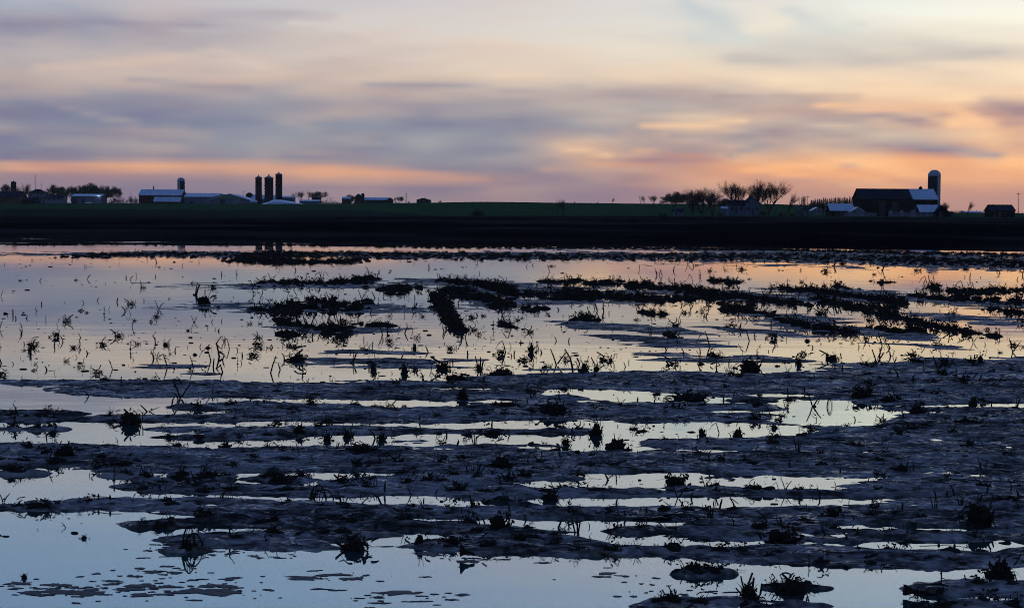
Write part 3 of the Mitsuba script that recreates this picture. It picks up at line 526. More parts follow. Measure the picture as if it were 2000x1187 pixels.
def straw_shape(rng, n, spread, up, w, flat=0.45):
    """Trash round a core: broad torn husks, bits of cane and thin straws; unit wide."""
    parts = []
    for k in range(n):
        a = rng.uniform(0, 2 * math.pi); e = rng.uniform(-0.15, up)
        d = np.array([math.cos(a), math.sin(a), e]); b = np.array([rng.normal() * .15 * spread, rng.normal() * .12, abs(rng.normal()) * flat * .28])
        if k % 5 < 1:
            parts.append(leaf(rng, b, d, rng.uniform(.18, .38), w * rng.uniform(.8, 1.5), rng.uniform(0, .7)))
        elif k % 5 < 3:
            L = rng.uniform(.12, .34); e_ = b + d / np.linalg.norm(d) * L * .55; parts.append(tube([b, e_, e_ + (d + rng.normal(size=3) * .7) * L * .4], w * rng.uniform(.9, 1.6), 4))
        else:
            parts.append(blade(rng, b, d, rng.uniform(.2, .44), w * rng.uniform(.5, 1.1), rng.uniform(.0, .55)))
    return join(parts)

def arch_shape(rng):
    parts = []
    for k in range(3):
        w = rng.uniform(.6, 1.0); h = rng.uniform(.55, 1.0); x0 = rng.uniform(-.5, -.3); y0 = rng.normal() * .12
        s = np.linspace(0, 1, 8)
        pts = np.stack([x0 + w * s, y0 + .1 * s, h * (1 - (2 * s - 1) ** 2) ** .7 - .05], 1)
        parts.append(tube(pts, .045 - .02 * s, 4))
        if k == 0:
            for q in (2, 3, 4, 5):
                parts.append(tube([pts[q], pts[q] * [1, 1, .5] + [-.08, .03, 0], [pts[q][0] - .12, pts[q][1] + .05, -.05]], .02, 3))
    return join(parts)

def log_shape(rng):
    s = np.linspace(0, 1, 7)
    pts = np.stack([-.5 + s, .03 * np.sin(s * 5), .35 + .2 * np.sin(s * 3)], 1); pts[:, 2] *= .6
    parts = [tube(pts, np.array([.035, .03, .036, .028, .03, .024, .02]), 6)]
    for q in (2, 4):
        parts.append(lump(rng, .03, .04, .2, 1, .2)); parts[-1] = (parts[-1][0] + pts[q], parts[-1][1])
    for _ in range(9):
        parts.append(blade(rng, pts[0], np.array([-1, rng.normal() * .9, rng.normal() * .5]), rng.uniform(.04, .12), .014, .2))
    return join(parts)

def flare_shape(rng):
    s = np.linspace(0, 1, 9); k = [.5, .44, .3, .22, .17, .15, .14, .13, .1]
    v, f = tube(np.stack([-.5 + s, 0 * s, .32 - .12 * s], 1), np.array(k) * .42, 9)
    v = v * (1 + .28 * (meshkit.fbm(v * 9 + 3, 3, 2) - .5))[:, None]
    return join([(v, f)] + [blade(rng, np.array([-.45, 0, .3]), np.array([-.6, rng.normal(), rng.normal()]), .2, .02, .1) for _ in range(8)])

def unit(vf, wide=True):
    """Scaled to unit width in x and y and unit height above the ground."""
    v, f = vf; v = v.copy()
    v[:, 2] /= max(v[:, 2].max(), 1e-6)
    h = max(np.abs(v[:, 0]).max(), np.abs(v[:, 1]).max())
    v[:, :2] /= 2 * h
    return v, f

def variants(n, fn, bs, smooth=False, norm=True):
    out = []
    for k in range(n):
        rng = np.random.default_rng(100 * n + k)
        m = fn(rng, k)
        out.append((m[0], m[1]) if not norm else unit(m))
    return [(m, mikit.ply(m, bs, smooth=smooth)) for m in out]

V = {
    'stalk': variants(15, lambda r, k: stalk_shape(r, k % 5), 'straw_dark', 40, False),
    'straw': variants(9, lambda r, k: straw_shape(r, 34, 1.3, .75, .022), 'straw_dark'),
    'core': variants(7, lambda r, k: lump(r, .5, .42, .5, 3, .85, 2.6), 'clod_soil', 50),
    'tuft': variants(3, lambda r, k: straw_shape(r, 50, .7, 2.6, .018, .2), 'straw_dark'),
    'mat': variants(5, lambda r, k: straw_shape(r, 36, 2.1, .3, .023, .5), 'straw_dark'),
    'arch': variants(4, lambda r, k: arch_shape(r), 'straw_dark', 40),
    'log': variants(3, lambda r, k: log_shape(r), 'straw_dark', 40),
    'flare': variants(2, lambda r, k: flare_shape(r), 'clod_soil', 40),
}

def put(key, kind, x, y, z, w, h, rng, flip=True, depth=1.0, pick=None):
    m, shape = V[kind][int(rng.integers(len(V[kind]))) if pick is None else pick]
    sx = w * (rng.choice([-1, 1]) if flip else 1)
    t = T().translate([x, y, z]).rotate([0, 0, 1], float(rng.uniform(-28, 28))).scale([float(abs(sx)), float(w * depth), float(h)])
    scene[key] = {**shape, 'to_world': t}
    return key

NAMES = {'clump': 'stubble_clump', 'heap': 'residue_heap', 'stalk': 'corn_stalk', 'clod': 'mud_clod', 'arch': 'arched_leaf_stalk', 'log': 'fallen_cane', 'tuft': 'grass_tuft', 'flare': 'root_stump'}
CATS = {'clump': 'stubble clump', 'heap': 'residue heap', 'stalk': 'corn stalk', 'clod': 'clod', 'arch': 'leaf stalk', 'log': 'cane', 'tuft': 'grass tuft', 'flare': 'root stump'}

def piece(kind, x, y, w, h, rng, label, group=None, parts=True, pick=None):
    key = numbered(NAMES[kind])
    z = max(mud_z(x, y), 0.0) - 0.004
    labels[key] = {'label': label, 'category': CATS[kind], **({'group': group} if group else {})}
    if kind == 'stalk':
        put(key, 'stalk', x, y, z, max(h, w) * (1.0 if h >= w else .9), h, rng, pick=pick)
    elif kind == 'clod':
        if parts:
            put(key + '__soil', 'core', x, y, z, w * .9, h * .8, rng)
            put(key + '__roots', 'straw', x, y, z + h * .1, w * 1.05, h * .9, rng)
        else:
            put(key, 'core', x, y, z, w, h, rng)
    elif kind in ('clump', 'heap', 'tuft'):
        k = {'clump': 'straw', 'heap': 'mat', 'tuft': 'tuft'}[kind]
        if parts:
            put(key + '__soil', 'core', x, y, z, w * (.86 if kind == 'heap' else .62), h * (.8 if kind == 'heap' else .62), rng)
            put(key + '__straw', k, x, y, z, w * 1.25, h * 1.1, rng)
            if kind == 'heap':
                put(key + '__straw_001', 'straw', x + w * .12, y + .01, z, w * .8, h * 1.05, rng)
        else:
            put(key, k, x, y, z, w * 1.15, h * 1.1, rng)
    else:
        put(key, kind, x, y, z, w, h, rng, False, .35 if kind == 'log' else .6)
    return key

NOTABLE = [
    ('clump', -2.35, 17.19, 0.302, 0.145, 'shaggy twin tuft of straw standing alone in the pink water left of centre'),
    ('heap', -2.9, 11.9, 0.224, 0.124, 'wide tangled heap of stalks on the tip of a mud bar at left'),
    ('stalk', -2.92, 12.65, 0.205, 0.058, 'thick broken stalk jutting right from the tangled heap at left'),
    ('clump', -3.31, 11.32, 0.088, 0.066, 'small dark root clump on a stub at the left edge pools'),
    ('stalk', -3.23, 10.91, 0.043, 0.092, 'leaning stub below the small root clump at far left'),
    ('heap', -2.94, 10.29, 0.207, 0.087, 'dark mass of residue lying across the long left mud bar'),
    ('clump', -2.67, 10.19, 0.132, 0.053, 'low dark tuft hanging off the long left mud bar'),
    ('clod', -0.42, 13.57, 0.15, 0.115, 'round dark clod on the mud right of the centre'),
    ('heap', 0.33, 12.63, 0.345, 0.123, 'widest dark heap of residue in the middle of the mud'),
    ('heap', -0.06, 13.11, 0.222, 0.06, 'flat dark mat just left of the widest heap'),
    ('stalk', 0.19, 13.76, 0.134, 0.116, 'slanting stalk rising beside the flat dark mat'),
    ('clump', -1.3, 11.1, 0.108, 0.094, 'ragged clump at the edge of the pale pool left of centre'),
    ('clump', -1.54, 11.4, 0.126, 0.089, 'dark clump on the thin bar above the pale pool'),
    ('clump', -1.96, 10.72, 0.118, 0.07, 'spiky tuft on the ridge above the lower left pools'),
    ('clump', -2.3, 10.8, 0.126, 0.042, 'low flat tuft on the ridge left of the spiky one'),
    ('clump', -1.18, 11.26, 0.11, 0.095, 'dark clump hanging over the pale pool'),
    ('clump', -0.92, 11.12, 0.094, 0.094, 'upright ragged clump at the right end of the pale pool'),
    ('heap', -1.02, 10.53, 0.315, 0.055, 'long flat heap of wet trash on the middle ridge'),
    ('clod', 0.72, 10.85, 0.197, 0.099, 'big rounded clod on the right of the middle pools'),
    ('heap', 0.62, 11.46, 0.127, 0.134, 'tall ragged heap left of the big rounded clod'),
    ('clump', 0.38, 10.93, 0.107, 0.092, 'hollow looking tangle on the middle mud edge'),
    ('heap', -0.14, 11.47, 0.186, 0.052, 'dark flat residue in the narrow middle pool'),
    ('heap', -0.54, 15.17, 0.306, 0.079, 'dark mat on the first mud bar under the pink water'),
    ('heap', -0.12, 15.58, 0.334, 0.091, 'bundle of lying straws at the water edge in the centre'),
    ('heap', 2.47, 16.28, 0.296, 0.169, 'shaggy heap on the upper right mud bank'),
    ('heap', 1.56, 13.76, 0.402, 0.089, 'dark band of residue at the right of the upper pools'),
    ('heap', 3.1, 13.93, 0.208, 0.1, 'dark tuft over the right hand open pool'),
    ('heap', 3.3, 12.79, 0.15, 0.108, 'cone shaped clump on the right hand mud'),
    ('clod', 3.96, 13.45, 0.096, 0.114, 'upright dark clod on the far right mud'),
    ('heap', 3.28, 13.63, 0.221, 0.062, 'long low mat on the right hand mud'),
    ('heap', 3.54, 12.17, 0.285, 0.071, 'log shaped pile of residue on the far right mud'),
    ('stalk', 2.83, 11.46, 0.074, 0.089, 'short upright stub on the right hand mud'),
    ('clod', 1.4, 11.49, 0.067, 0.09, 'dark knob standing in the right pool, leftmost of three'),
    ('stalk', 1.53, 11.61, 0.098, 0.083, 'forked stub in the right pool, middle of three'),
    ('clod', 1.65, 11.4, 0.104, 0.104, 'dark knob in the right pool, rightmost of three'),
    ('stalk', 2.57, 13.3, 0.104, 0.138, 'bent stalk in the right hand open pool'),
    ('arch', 2.7, 13.31, 0.069, 0.086, 'hooked thin stalk with a loop in the right hand open pool'),
    ('clump', 2.0, 11.91, 0.093, 0.054, 'fan shaped tuft at the right end of the right pool'),
    ('heap', 1.33, 7.66, 0.209, 0.09, 'big black heap at the lower right of the mud'),
    ('clod', 2.2, 6.98, 0.172, 0.118, 'very big black clod on the right edge of the photo'),
    ('heap', 1.2, 6.65, 0.168, 0.086, 'big torn lump of sod rising from the lower right water'),
    ('tuft', 1.0, 6.53, 0.132, 0.098, 'bristling grass tuft at the bottom right'),
    ('stalk', 1.25, 6.47, 0.05, 0.067, 'pointed stub between the sod lump and the bottom edge'),
    ('flare', 1.72, 6.59, 0.141, 0.06, 'flared root end with its stalk lying on the lower right mud'),
    ('heap', 1.76, 6.38, 0.145, 0.046, 'black lump on the bottom edge at right'),
    ('tuft', 0.67, 6.42, 0.125, 0.05, 'spread grass tuft on the bottom edge right of centre'),
    ('heap', 2.44, 8.13, 0.185, 0.143, 'dark pile on the far right lower mud'),
    ('heap', 0.97, 9.32, 0.17, 0.079, 'bushy dark clump in the lower middle mud'),
    ('heap', 0.22, 8.82, 0.126, 0.063, 'hollow root ball lying in the narrow lower pool'),
    ('heap', -0.06, 7.91, 0.144, 0.087, 'shaggy mound with slanting stalks on the lower mud'),
    ('clod', 0.04, 7.64, 0.104, 0.05, 'dark lump right below the shaggy mound'),
    ('flare', -0.2, 7.27, 0.09, 0.076, 'upturned root clod at the front edge of the mud'),
    ('clump', -0.44, 7.55, 0.088, 0.083, 'knotted root clump on the front edge of the mud'),
    ('heap', -0.75, 7.47, 0.175, 0.078, 'wide ragged clump with bent leaves on the front edge of the mud'),
    ('clod', -1.23, 8.09, 0.1, 0.042, 'small square clod on the lower left mud'),
    ('arch', -1.07, 8.8, 0.16, 0.086, 'looped root arch on the lower left mud'),
    ('arch', -1.6, 8.78, 0.091, 0.051, 'small looped root on the lower left mud'),
    ('log', -2.23, 8.57, 0.292, 0.045, 'fallen stalk with a ragged root end on the lower left bar'),
    ('arch', -1.52, 7.43, 0.116, 0.111, 'arching leaf stalk with ribs standing in the lower left water'),
    ('heap', -0.06, 9.81, 0.191, 0.089, 'dark tangle in the middle of the lower mud'),
    ('stalk', -0.92, 9.46, 0.123, 0.062, 'bent stick lying at the edge of the lower pool'),
    ('clod', -1.45, 9.48, 0.099, 0.037, 'smooth humped clod on a small island at lower left'),
    ('stalk', -2.38, 9.37, 0.037, 0.079, 'thin straight stalk rising from the lower left water'),
    ('stalk', 0.34, 7.9, 0.056, 0.098, 'pair of thin stems standing in the lower middle pool'),
    ('arch', 0.67, 8.07, 0.037, 0.037, 'tiny bent stem shaped like an arch in the lower pool'),
    ('stalk', 0.96, 8.9, 0.029, 0.081, 'short dark post like stub at the lower right pool'),
    ('log', 2.12, 7.58, 0.271, 0.03, 'long broken cane lying on the lower right water'),
    ('stalk', 1.67, 7.72, 0.115, 0.065, 'slanting broken cane on the lower right mud'),
    ('log', 1.01, 7.06, 0.138, 0.018, 'thin cane floating right of a small mud island'),
    ('clod', -2.13, 6.83, 0.04, 0.031, 'small black clod floating at the bottom left'),
    ('stalk', -2.26, 7.94, 0.067, 0.031, 'small forked scrap floating in the lower left water'),
    ('clump', -2.1, 7.68, 0.055, 0.03, 'small torn scrap floating below the forked one'),
    ('stalk', -2.8, 8.64, 0.039, 0.073, 'thin crossed stems at the left edge above the lower bar'),
    ('stalk', -3.7, 11.63, 0.189, 0.098, 'crossed thick stalks at the left edge'),
    ('stalk', -3.98, 12.59, 0.082, 0.09, 'short stub with a clod at the left edge'),
    ('stalk', -3.68, 13.69, 0.133, 0.062, 'forked scrap in the left water below the first bar'),
    ('stalk', -3.48, 13.86, 0.135, 0.036, 'low scrap in the left water'),
    ('stalk', -2.85, 13.58, 0.079, 0.176, 'tall bent stalk standing in the left water'),
    ('stalk', -3.27, 17.62, 0.149, 0.229, 'tall forked stalk standing in the left pink water'),
    ('stalk', -3.3, 17.12, 0.056, 0.145, 'short stalk beside the tall forked one'),
    ('stalk', -4.39, 19.38, 0.189, 0.151, 'v shaped stalk in the left pink water'),
    ('clump', -4.21, 19.09, 0.124, 0.074, 'small tuft beside the v shaped stalk'),
    ('clump', -5.45, 27.8, 0.47, 0.235, 'tangled branch clump with a long twig in the left water'),
    ('stalk', -6.24, 30.94, 0.241, 0.261, 'long twig leaning out of the tangled branch clump'),
    ('clump', -5.51, 17.98, 0.058, 0.152, 'thin curled stem at the far left of the pink water'),
    ('log', -3.88, 17.45, 0.227, 0.045, 'lying stalk with a root end in the left pink water'),
    ('stalk', -0.09, 18.4, 0.144, 0.144, 'bent v stalk in the pink water of the centre'),
    ('clump', 0.23, 18.43, 0.108, 0.204, 'upright spindle shaped clump in the pink water of the centre'),
    ('clump', -1.16, 18.74, 0.085, 0.11, 'small round clump in the water of the centre'),
    ('stalk', -0.63, 20.52, 0.067, 0.16, 'curved stem below the slanting dark row'),
    ('stalk', 0.64, 16.15, 0.126, 0.231, 'thick leaning stub on the water edge right of centre'),
    ('clump', 0.75, 16.32, 0.127, 0.138, 'ragged clump beside the thick leaning stub'),
    ('clump', 0.87, 16.17, 0.095, 0.147, 'oval upright clump on the water edge right of centre'),
    ('stalk', 0.5, 16.86, 0.11, 0.186, 'spiky stems on a small skim right of centre'),
    ('clump', -1.43, 16.22, 0.116, 0.126, 'round clump in the water above the first bar'),
    ('clump', -1.08, 15.82, 0.123, 0.185, 'dark bristly clump on the silt skim'),
    ('clump', -0.72, 16.38, 0.234, 0.128, 'broad dark clump left of the centre water edge'),
    ('clump', -0.34, 16.41, 0.107, 0.085, 'leaf like clump in the water of the centre'),
    ('stalk', 3.05, 20.33, 0.185, 0.159, 'open v stalk in the right hand water'),
    ('clump', 3.62, 17.76, 0.254, 0.104, 'low spiky clump in the right hand water'),
    ('clump', 3.13, 17.11, 0.1, 0.122, 'small pear shaped clump in the right hand water'),
    ('stalk', 3.98, 17.05, 0.111, 0.177, 'clump topped stalk in the right hand water'),
    ('stalk', 4.68, 16.87, 0.197, 0.132, 'leaning stub with a clod on the right hand water'),
    ('clump', 4.47, 17.33, 0.281, 0.09, 'low brushy mat in the right hand water'),
    ('clump', 5.19, 17.38, 0.113, 0.147, 'dark clump at the right hand water edge'),
    ('stalk', 6.04, 18.89, 0.098, 0.16, 'leaning stub near the right edge of the photo'),
]
RESIDUE_ROWS = [
    [(-16.25,58.13,4.14),(-13.9,61.07,4.57),(-10.23,60.49,4.48),(-7.27,62.08,4.72)],
    [(-10.23,62.92,6.5),(-6.1,62.41,6.39),(-2.02,61.9,7.09),(2.01,62.18,6.35),(6.08,62.47,7.22),(10.31,63.57,9.21),(13.97,61.47,11.08),(15.97,57.87,9.79),(18.91,54.92,8.79)],
    [(-9.88,56.25,3.22),(-7.51,52.46,3.37),(-5.29,54.17,2.99)],
    [(-10.24,82.81,4.18),(-2.62,79.99,5.22),(5.18,80.05,3.91),(12.58,77.58,4.9),(18.41,70.92,6.17),(23.65,68.71,5.79)],
    [(-25.14,77.33,1.21),(-20.89,80.31,1.31),(-15.76,80.78,1.32),(-9.72,83.0,2.8)],
    [(-5.91,36.67,1.92),(-4.76,36.58,2.46),(-3.35,36.8,2.21)],
    [(-4.21,26.13,1.12),(-3.83,26.46,1.72),(-3.51,25.66,1.08)],
    [(-3.74,27.69,2.52),(-3.29,28.07,2.92),(-2.61,27.2,2.43)],
    [(-3.51,23.42,0.67),(-2.86,21.99,0.79),(-2.15,21.28,0.74)],
    [(-2.75,22.2,0.7),(-2.21,22.67,0.95),(-1.69,22.62,0.63)],
    [(-3.09,20.83,0.53),(-2.89,20.67,0.52)],
    [(-2.57,34.32,2.9),(-2.4,33.17,2.25)],
    [(-3.82,39.1,2.5),(-3.58,38.22,2.39)],
    [(-1.56,31.98,0.83),(-1.19,27.37,0.76),(-0.92,24.03,0.59),(-0.7,21.42,0.28)],
    [(-1.33,34.02,1.18),(-0.7,30.89,1.75),(-0.09,27.81,1.1)],
    [(-1.63,37.94,1.47),(-0.47,35.9,1.84),(-0.0,31.99,1.67),(1.01,31.11,1.78),(1.46,29.85,0.91)],
    [(0.62,38.3,1.49),(2.43,37.43,2.29),(3.46,35.46,2.31),(4.21,32.35,1.92),(5.34,29.28,1.4)],
    [(4.96,39.62,1.28),(5.63,38.52,1.21)],
    [(1.09,33.67,1.62),(2.45,30.16,1.67),(3.58,31.45,1.82),(4.62,31.59,1.42)],
    [(3.87,27.96,1.92),(3.99,27.21,1.82)],
    [(4.1,26.22,0.84),(4.18,25.69,0.81)],
    [(6.02,35.59,1.55),(6.76,32.48,1.51),(7.18,31.53,1.62),(7.34,29.7,1.08)],
    [(7.5,36.06,1.86),(7.68,36.09,1.86)],
    [(9.15,39.08,1.87),(9.41,39.12,1.87)],
    [(9.76,36.4,2.44),(9.95,36.42,2.44)],
    [(6.07,27.01,0.74),(6.26,24.65,0.74)],
    [(4.14,23.96,0.7),(4.43,22.68,0.95),(4.77,21.54,0.76)],
    [(5.19,22.75,0.63),(5.44,21.98,0.79),(5.95,22.83,0.64)],
    [(6.24,23.49,0.56),(6.41,22.36,0.61),(6.64,21.43,0.38)],
    [(5.94,30.42,1.13),(6.18,27.92,1.27),(6.93,28.0,0.96)],
    [(8.13,32.05,1.68),(9.02,30.81,1.74),(10.37,30.07,1.85)],
    [(8.39,27.71,1.25),(8.95,25.94,1.1)],
    [(9.51,34.4,1.69),(12.24,35.5,1.8)],
    [(0.26,26.79,0.88),(0.52,26.67,0.87)],
    [(-0.15,22.87,0.85),(0.0,23.1,0.87)],
    [(0.95,24.22,0.96),(1.3,24.87,0.76)],
    [(2.08,21.21,0.55),(2.19,20.95,0.54)],
    [(2.2,26.01,0.69),(2.46,26.04,0.69)],
]


rng = np.random.default_rng(5)
for kind, x, y, w, h, label in NOTABLE:
    piece(kind, x, y, w, h, rng, label)

# scattered pieces, told apart only by where they lie
def zone(az, r):
    side = ['far left', 'left', 'middle', 'right', 'far right'][int(np.clip((az + 20) // 8, 0, 4))]
    if r > 34: return 'far', side
    if r > 15.2: return 'near', side
    return ('mud', side) if r > 9 else ('front', side)
WHERE = {'far': 'far out in the flood at {s}', 'near': 'in the nearer flood at {s}', 'mud': 'on the mud bars at {s}', 'front': 'at the front edge at {s}'}
LOOK = {'stalk': 'corn stalk', 'clump': 'stubble clump', 'clod': 'earth clod'}
BEND = ['straight', 'kinked', 'v shaped', 'hooked', 'many stemmed']

SCATTERED = []
def scatter(n, az0, az1, r0, r1, mix_, size, keep):
    for _ in range(n):
        for _try in range(30):
            az = rng.uniform(az0, az1); r = 1 / rng.uniform(1 / r1, 1 / r0)
            x, y = r * math.sin(math.radians(az)), r * math.cos(math.radians(az))
            if keep(x, y, az, r): break
        kind = rng.choice(['stalk', 'clump', 'clod'], p=mix_)
        s = size * min(rng.lognormal(0, .42), 1.7)
        s = s * (0.75 + 0.012 * r)
        w, h = {'stalk': (s * .8, s * rng.uniform(.7, 1.3)), 'clump': (s * 1.35, s * .62), 'clod': (s * .6, s * .2)}[kind]
        zn, side = zone(az, r)
        pick = 5 * int(rng.integers(3)) + int(rng.choice(5, p=[.3, .28, .1, .16, .16])) if kind == 'stalk' else None
        if kind == 'stalk' and r < 15.6: w, h = w * .62, h * .62
        big = 'larger' if s > size * 1.15 * (0.75 + 0.012 * r) else 'smaller'
        look = f"{big} {BEND[pick % 5]} corn stalk" if kind == 'stalk' else f'{big} {LOOK[kind]}'
        key = piece(kind, x, y, w, h, rng, f"{look} {WHERE[zn].format(s=side)}", f"{look}s, {zn} {side}", parts=False, pick=pick)
        SCATTERED.append((key, az))
patchy = lambda x, y: meshkit.fbm(np.array([[x * .35, y * .16, 2.0]]), 3, 3)[0]
scatter(170, -19, -6, 16, 62, (.40, .42, .18), .095, lambda x, y, a, r: patchy(x, y) > .36)
scatter(120, -6, 6, 16, 55, (.38, .44, .18), .10, lambda x, y, a, r: patchy(x, y) > .42)
scatter(160, 6, 19, 15.5, 60, (.38, .48, .14), .11, lambda x, y, a, r: patchy(x, y) > .38)
scatter(230, -19, 19, 9.2, 15.6, (.30, .52, .18), .085, lambda x, y, a, r: mud_z(x, y) > -0.012 and patchy(x * 2, y * 2) > .40)
scatter(60, -19, 19, 6.4, 9.4, (.34, .40, .26), .055, lambda x, y, a, r: mud_z(x, y) > -0.02)

# where several look alike, say which one by its place from the left
ORD = ['first', 'second', 'third', 'fourth', 'fifth', 'sixth', 'seventh', 'eighth', 'ninth', 'tenth', 'eleventh', 'twelfth', 'thirteenth', 'fourteenth', 'fifteenth', 'sixteenth',
       'seventeenth', 'eighteenth', 'nineteenth', 'twentieth', 'twenty-first', 'twenty-second', 'twenty-third', 'twenty-fourth', 'twenty-fifth']
alike = {}
for key, a in SCATTERED:
    alike.setdefault(labels[key]['label'], []).append((a, key))
for text, found in alike.items():
    for i, (a, key) in enumerate(sorted(found)):
        if 1 < len(found) <= len(ORD):
            labels[key]['label'] = f"{text}, {ORD[i]} from left"

# the rows too thick to count: residue along the drowned bars
parts_straw, parts_soil = [], []
def dense(lines, per_m2, size, sd):
    rg = np.random.default_rng(sd)
    for line in lines:
        for (x0, y0, w0), (x1, y1, w1) in zip(line[:-1], line[1:]):
            L = math.hypot(x1 - x0, y1 - y0)
            d = .5 * (y0 + y1)
            n = int(np.clip(per_m2 * (L * (w0 + w1) + 0.6 * L + .3) * (30 / max(d, 30)) ** (1.0 if d < 50 else .55), 4, 420))
            for _ in range(n):
                t = rg.random(); w = w0 + (w1 - w0) * t
                x, y = x0 + (x1 - x0) * t + rg.normal() * .08 * w, y0 + (y1 - y0) * t + float(np.clip(rg.normal(), -2, 2)) * .40 * w
                s = size * min(rg.lognormal(0, .38), 1.6) * (.8 + .0055 * d) * (.75 if d > 58 else 1)
                z = max(mud_z(x, y), 0) - .01
                c = rg.random()
                a = rg.uniform(-.6, .6); R = np.array([[math.cos(a), -math.sin(a), 0], [math.sin(a), math.cos(a), 0], [0, 0, 1]])
                if c < .62:
                    m = V[['straw', 'mat'][int(rg.integers(2))]]; v, f = m[int(rg.integers(len(m)))][0]; q = int(rg.integers(0, 12)) * 0
                    parts_straw.append(((v * [s * 1.5, s * 1.5, s * rg.uniform(.55, .95)]) @ R.T + [x, y, z], f))
                if c < .9:
                    v, f = _lowcore[int(rg.integers(5))]
                    parts_soil.append(((v * [s * 1.3, s * .9, s * .30]) @ R.T + [x, y, z], f))
                if c > .78:
                    v, f = V['stalk'][int(rg.integers(15))][0]; h = s * rg.uniform(.6, 1.3)
                    parts_straw.append(((v * [h, h, h]) @ R.T + [x, y, z], f))
_lowcore = [unit(lump(np.random.default_rng(k), .5, .42, .5, 1, .6, 2.2)) for k in range(5)]
dense(RESIDUE_ROWS, 9.5, .13, 77)
dense(MUD_BARS, 3.2, .062, 78)
scene['crop_residue__straw'] = mikit.ply(join(parts_straw), 'straw_dark')
scene['crop_residue__soil'] = mikit.ply(join(parts_soil), 'clod_soil')
labels['crop_residue'] = {'label': 'thick black rows of corn stubble and trash along the drowned bars', 'category': 'crop residue', 'kind': 'stuff'}
for k in ('straw', 'soil'):
    labels['crop_residue__' + k] = {'kind': 'stuff'}
# flecks of scum and scraps afloat, past counting
_fl = []
rg = np.random.default_rng(31)
def fleck(out, x, y, w, d, h, n=9):
    a = np.arange(n) * 2 * np.pi / n + rg.uniform(-.25, .25, n); rr = rg.uniform(.25, 1.25, n); th = rg.uniform(-.2, .2)
    px, py = w * rr * np.cos(a), d * rr * np.sin(a)
    px, py = px * math.cos(th) - py * math.sin(th), px * math.sin(th) + py * math.cos(th)
    v = np.concatenate([np.stack([x + px, y + py, 0 * a - .004], 1), np.stack([x + px * .7, y + py * .7, np.full(n, h)], 1), [[x, y, h * 1.2]]])
    i = np.arange(n); j = (i + 1) % n
    f = np.vstack([np.stack([i, j, n + j], 1), np.stack([i, n + j, n + i], 1), np.stack([n + i, n + j, i * 0 + 2 * n], 1)])
    out.append((v, f))
for line in SKIMS:
    for (x0, y0, w0), (x1, y1, w1) in zip(line[:-1], line[1:]):
        d = .5 * (y0 + y1)
        if d > 12: continue
        n = int(np.clip(44 * (math.hypot(x1 - x0, y1 - y0) + .1) * (10 / d), 6, 90))
        for _ in range(n):
            t = rg.random(); w = w0 + (w1 - w0) * t; s = .013 * rg.lognormal(0, .75) * (d / 9) ** .5
            fleck(_fl, x0 + (x1 - x0) * t + rg.normal() * .16, y0 + (y1 - y0) * t + rg.normal() * (w * .7 + .04), s * rg.uniform(1, 3.0), s * rg.uniform(.5, 1.4), .0025, 13)
_sc = []
for k in range(4200):
    az = rg.uniform(-20, 20); r = 1 / rg.uniform(1 / 64, 1 / 8.0)
    x, y = r * math.sin(math.radians(az)), r * math.cos(math.radians(az))
    if (r < 14 and k % 2) or mud_z(x, y) > (0 if k % 3 else .02) or patchy(x, y) < .36: continue
    s = .0055 * min(rg.lognormal(0, .6), 2.0) * (1 + r / 15)
    if k % 3:
        fleck(_sc, x, y, s * rg.uniform(.7, 2.2), s * rg.uniform(.6, 1.1), s * rg.uniform(.12, .5), 7)
    else:
        z = max(mud_z(x, y), 0); h = s * rg.uniform(1.5, 4.0); a = rg.uniform(-.8, .8)
        _sc.append(tube([[x, y, z - .01], [x + a * h * .5, y, z + h * .6], [x + a * h * .85 + rg.normal() * h * .16, y + rg.normal() * h * .15, z + h]], [s * .34, s * .3, s * .18], 4))
scene['floating_scraps'] = mikit.ply(join(_sc), 'straw_dark')
labels['floating_scraps'] = {'label': 'countless dark scraps of husk and straw specking the flood water', 'category': 'scraps', 'kind': 'stuff'}
scene['floating_scum'] = mikit.ply(join(_fl), 'silt_film')
labels['floating_scum'] = {'label': 'flecks of dark scum and torn leaf afloat on the flood water', 'category': 'scum', 'kind': 'stuff'}
print('residue triangles', sum(len(f) for _, f in parts_straw), sum(len(f) for _, f in parts_soil), 'pieces', dict(count))

# ------------------------------------------------------------------ the farms on the skyline
_FPX = 1000 / math.tan(math.radians(FOV / 2))
def sight(x, y, D):
    """Point at the distance D (metres along the view axis) seen at photo position x, y."""
    d = _F + (x - 1000) / _FPX * _R - (y - 593.5) / _FPX * _U
    return EYE + d * (D / d[1])

def skylit_metal(p, n, uv):
    return mikit.mix((0.17, 0.26, 0.39), (0.24, 0.35, 0.50), mikit.fbm(p.x * 0.7, p.z * 0.3, 1.0, 3))  # pale metal with the blue of the dusk skylight mixed into its colour
def barn_red(p, n, uv):
    return mikit.mix((0.024, 0.005, 0.006), (0.042, 0.010, 0.010), mikit.fbm(p.x * 1.4, p.z * 0.25, p.y * 1.4, 3))
mat('roof_metal_skylit', mikit.proc(skylit_metal), 0.45, 0.4)
mat('roof_dark', (0.006, 0.008, 0.020), 0.8, 0.08)
mat('roof_rust', (0.024, 0.012, 0.012), 0.9, 0.05)
mat('wall_red', mikit.proc(barn_red), 0.9, 0.05)
mat('wall_white_skylit', (0.08, 0.10, 0.15), 0.8, 0.06)  # white walls, the blue skylight tint put into the base colour
mat('wall_pale_skylit', (0.052, 0.070, 0.118), 0.8, 0.06)  # blue cast of the evening sky is painted into the wall colour
mat('wall_green', (0.08, 0.13, 0.11), 0.8, 0.06)
mat('wall_dark', (0.007, 0.006, 0.008), 0.9, 0.03)
mat('wall_tan', (0.05, 0.03, 0.024), 0.9, 0.05)
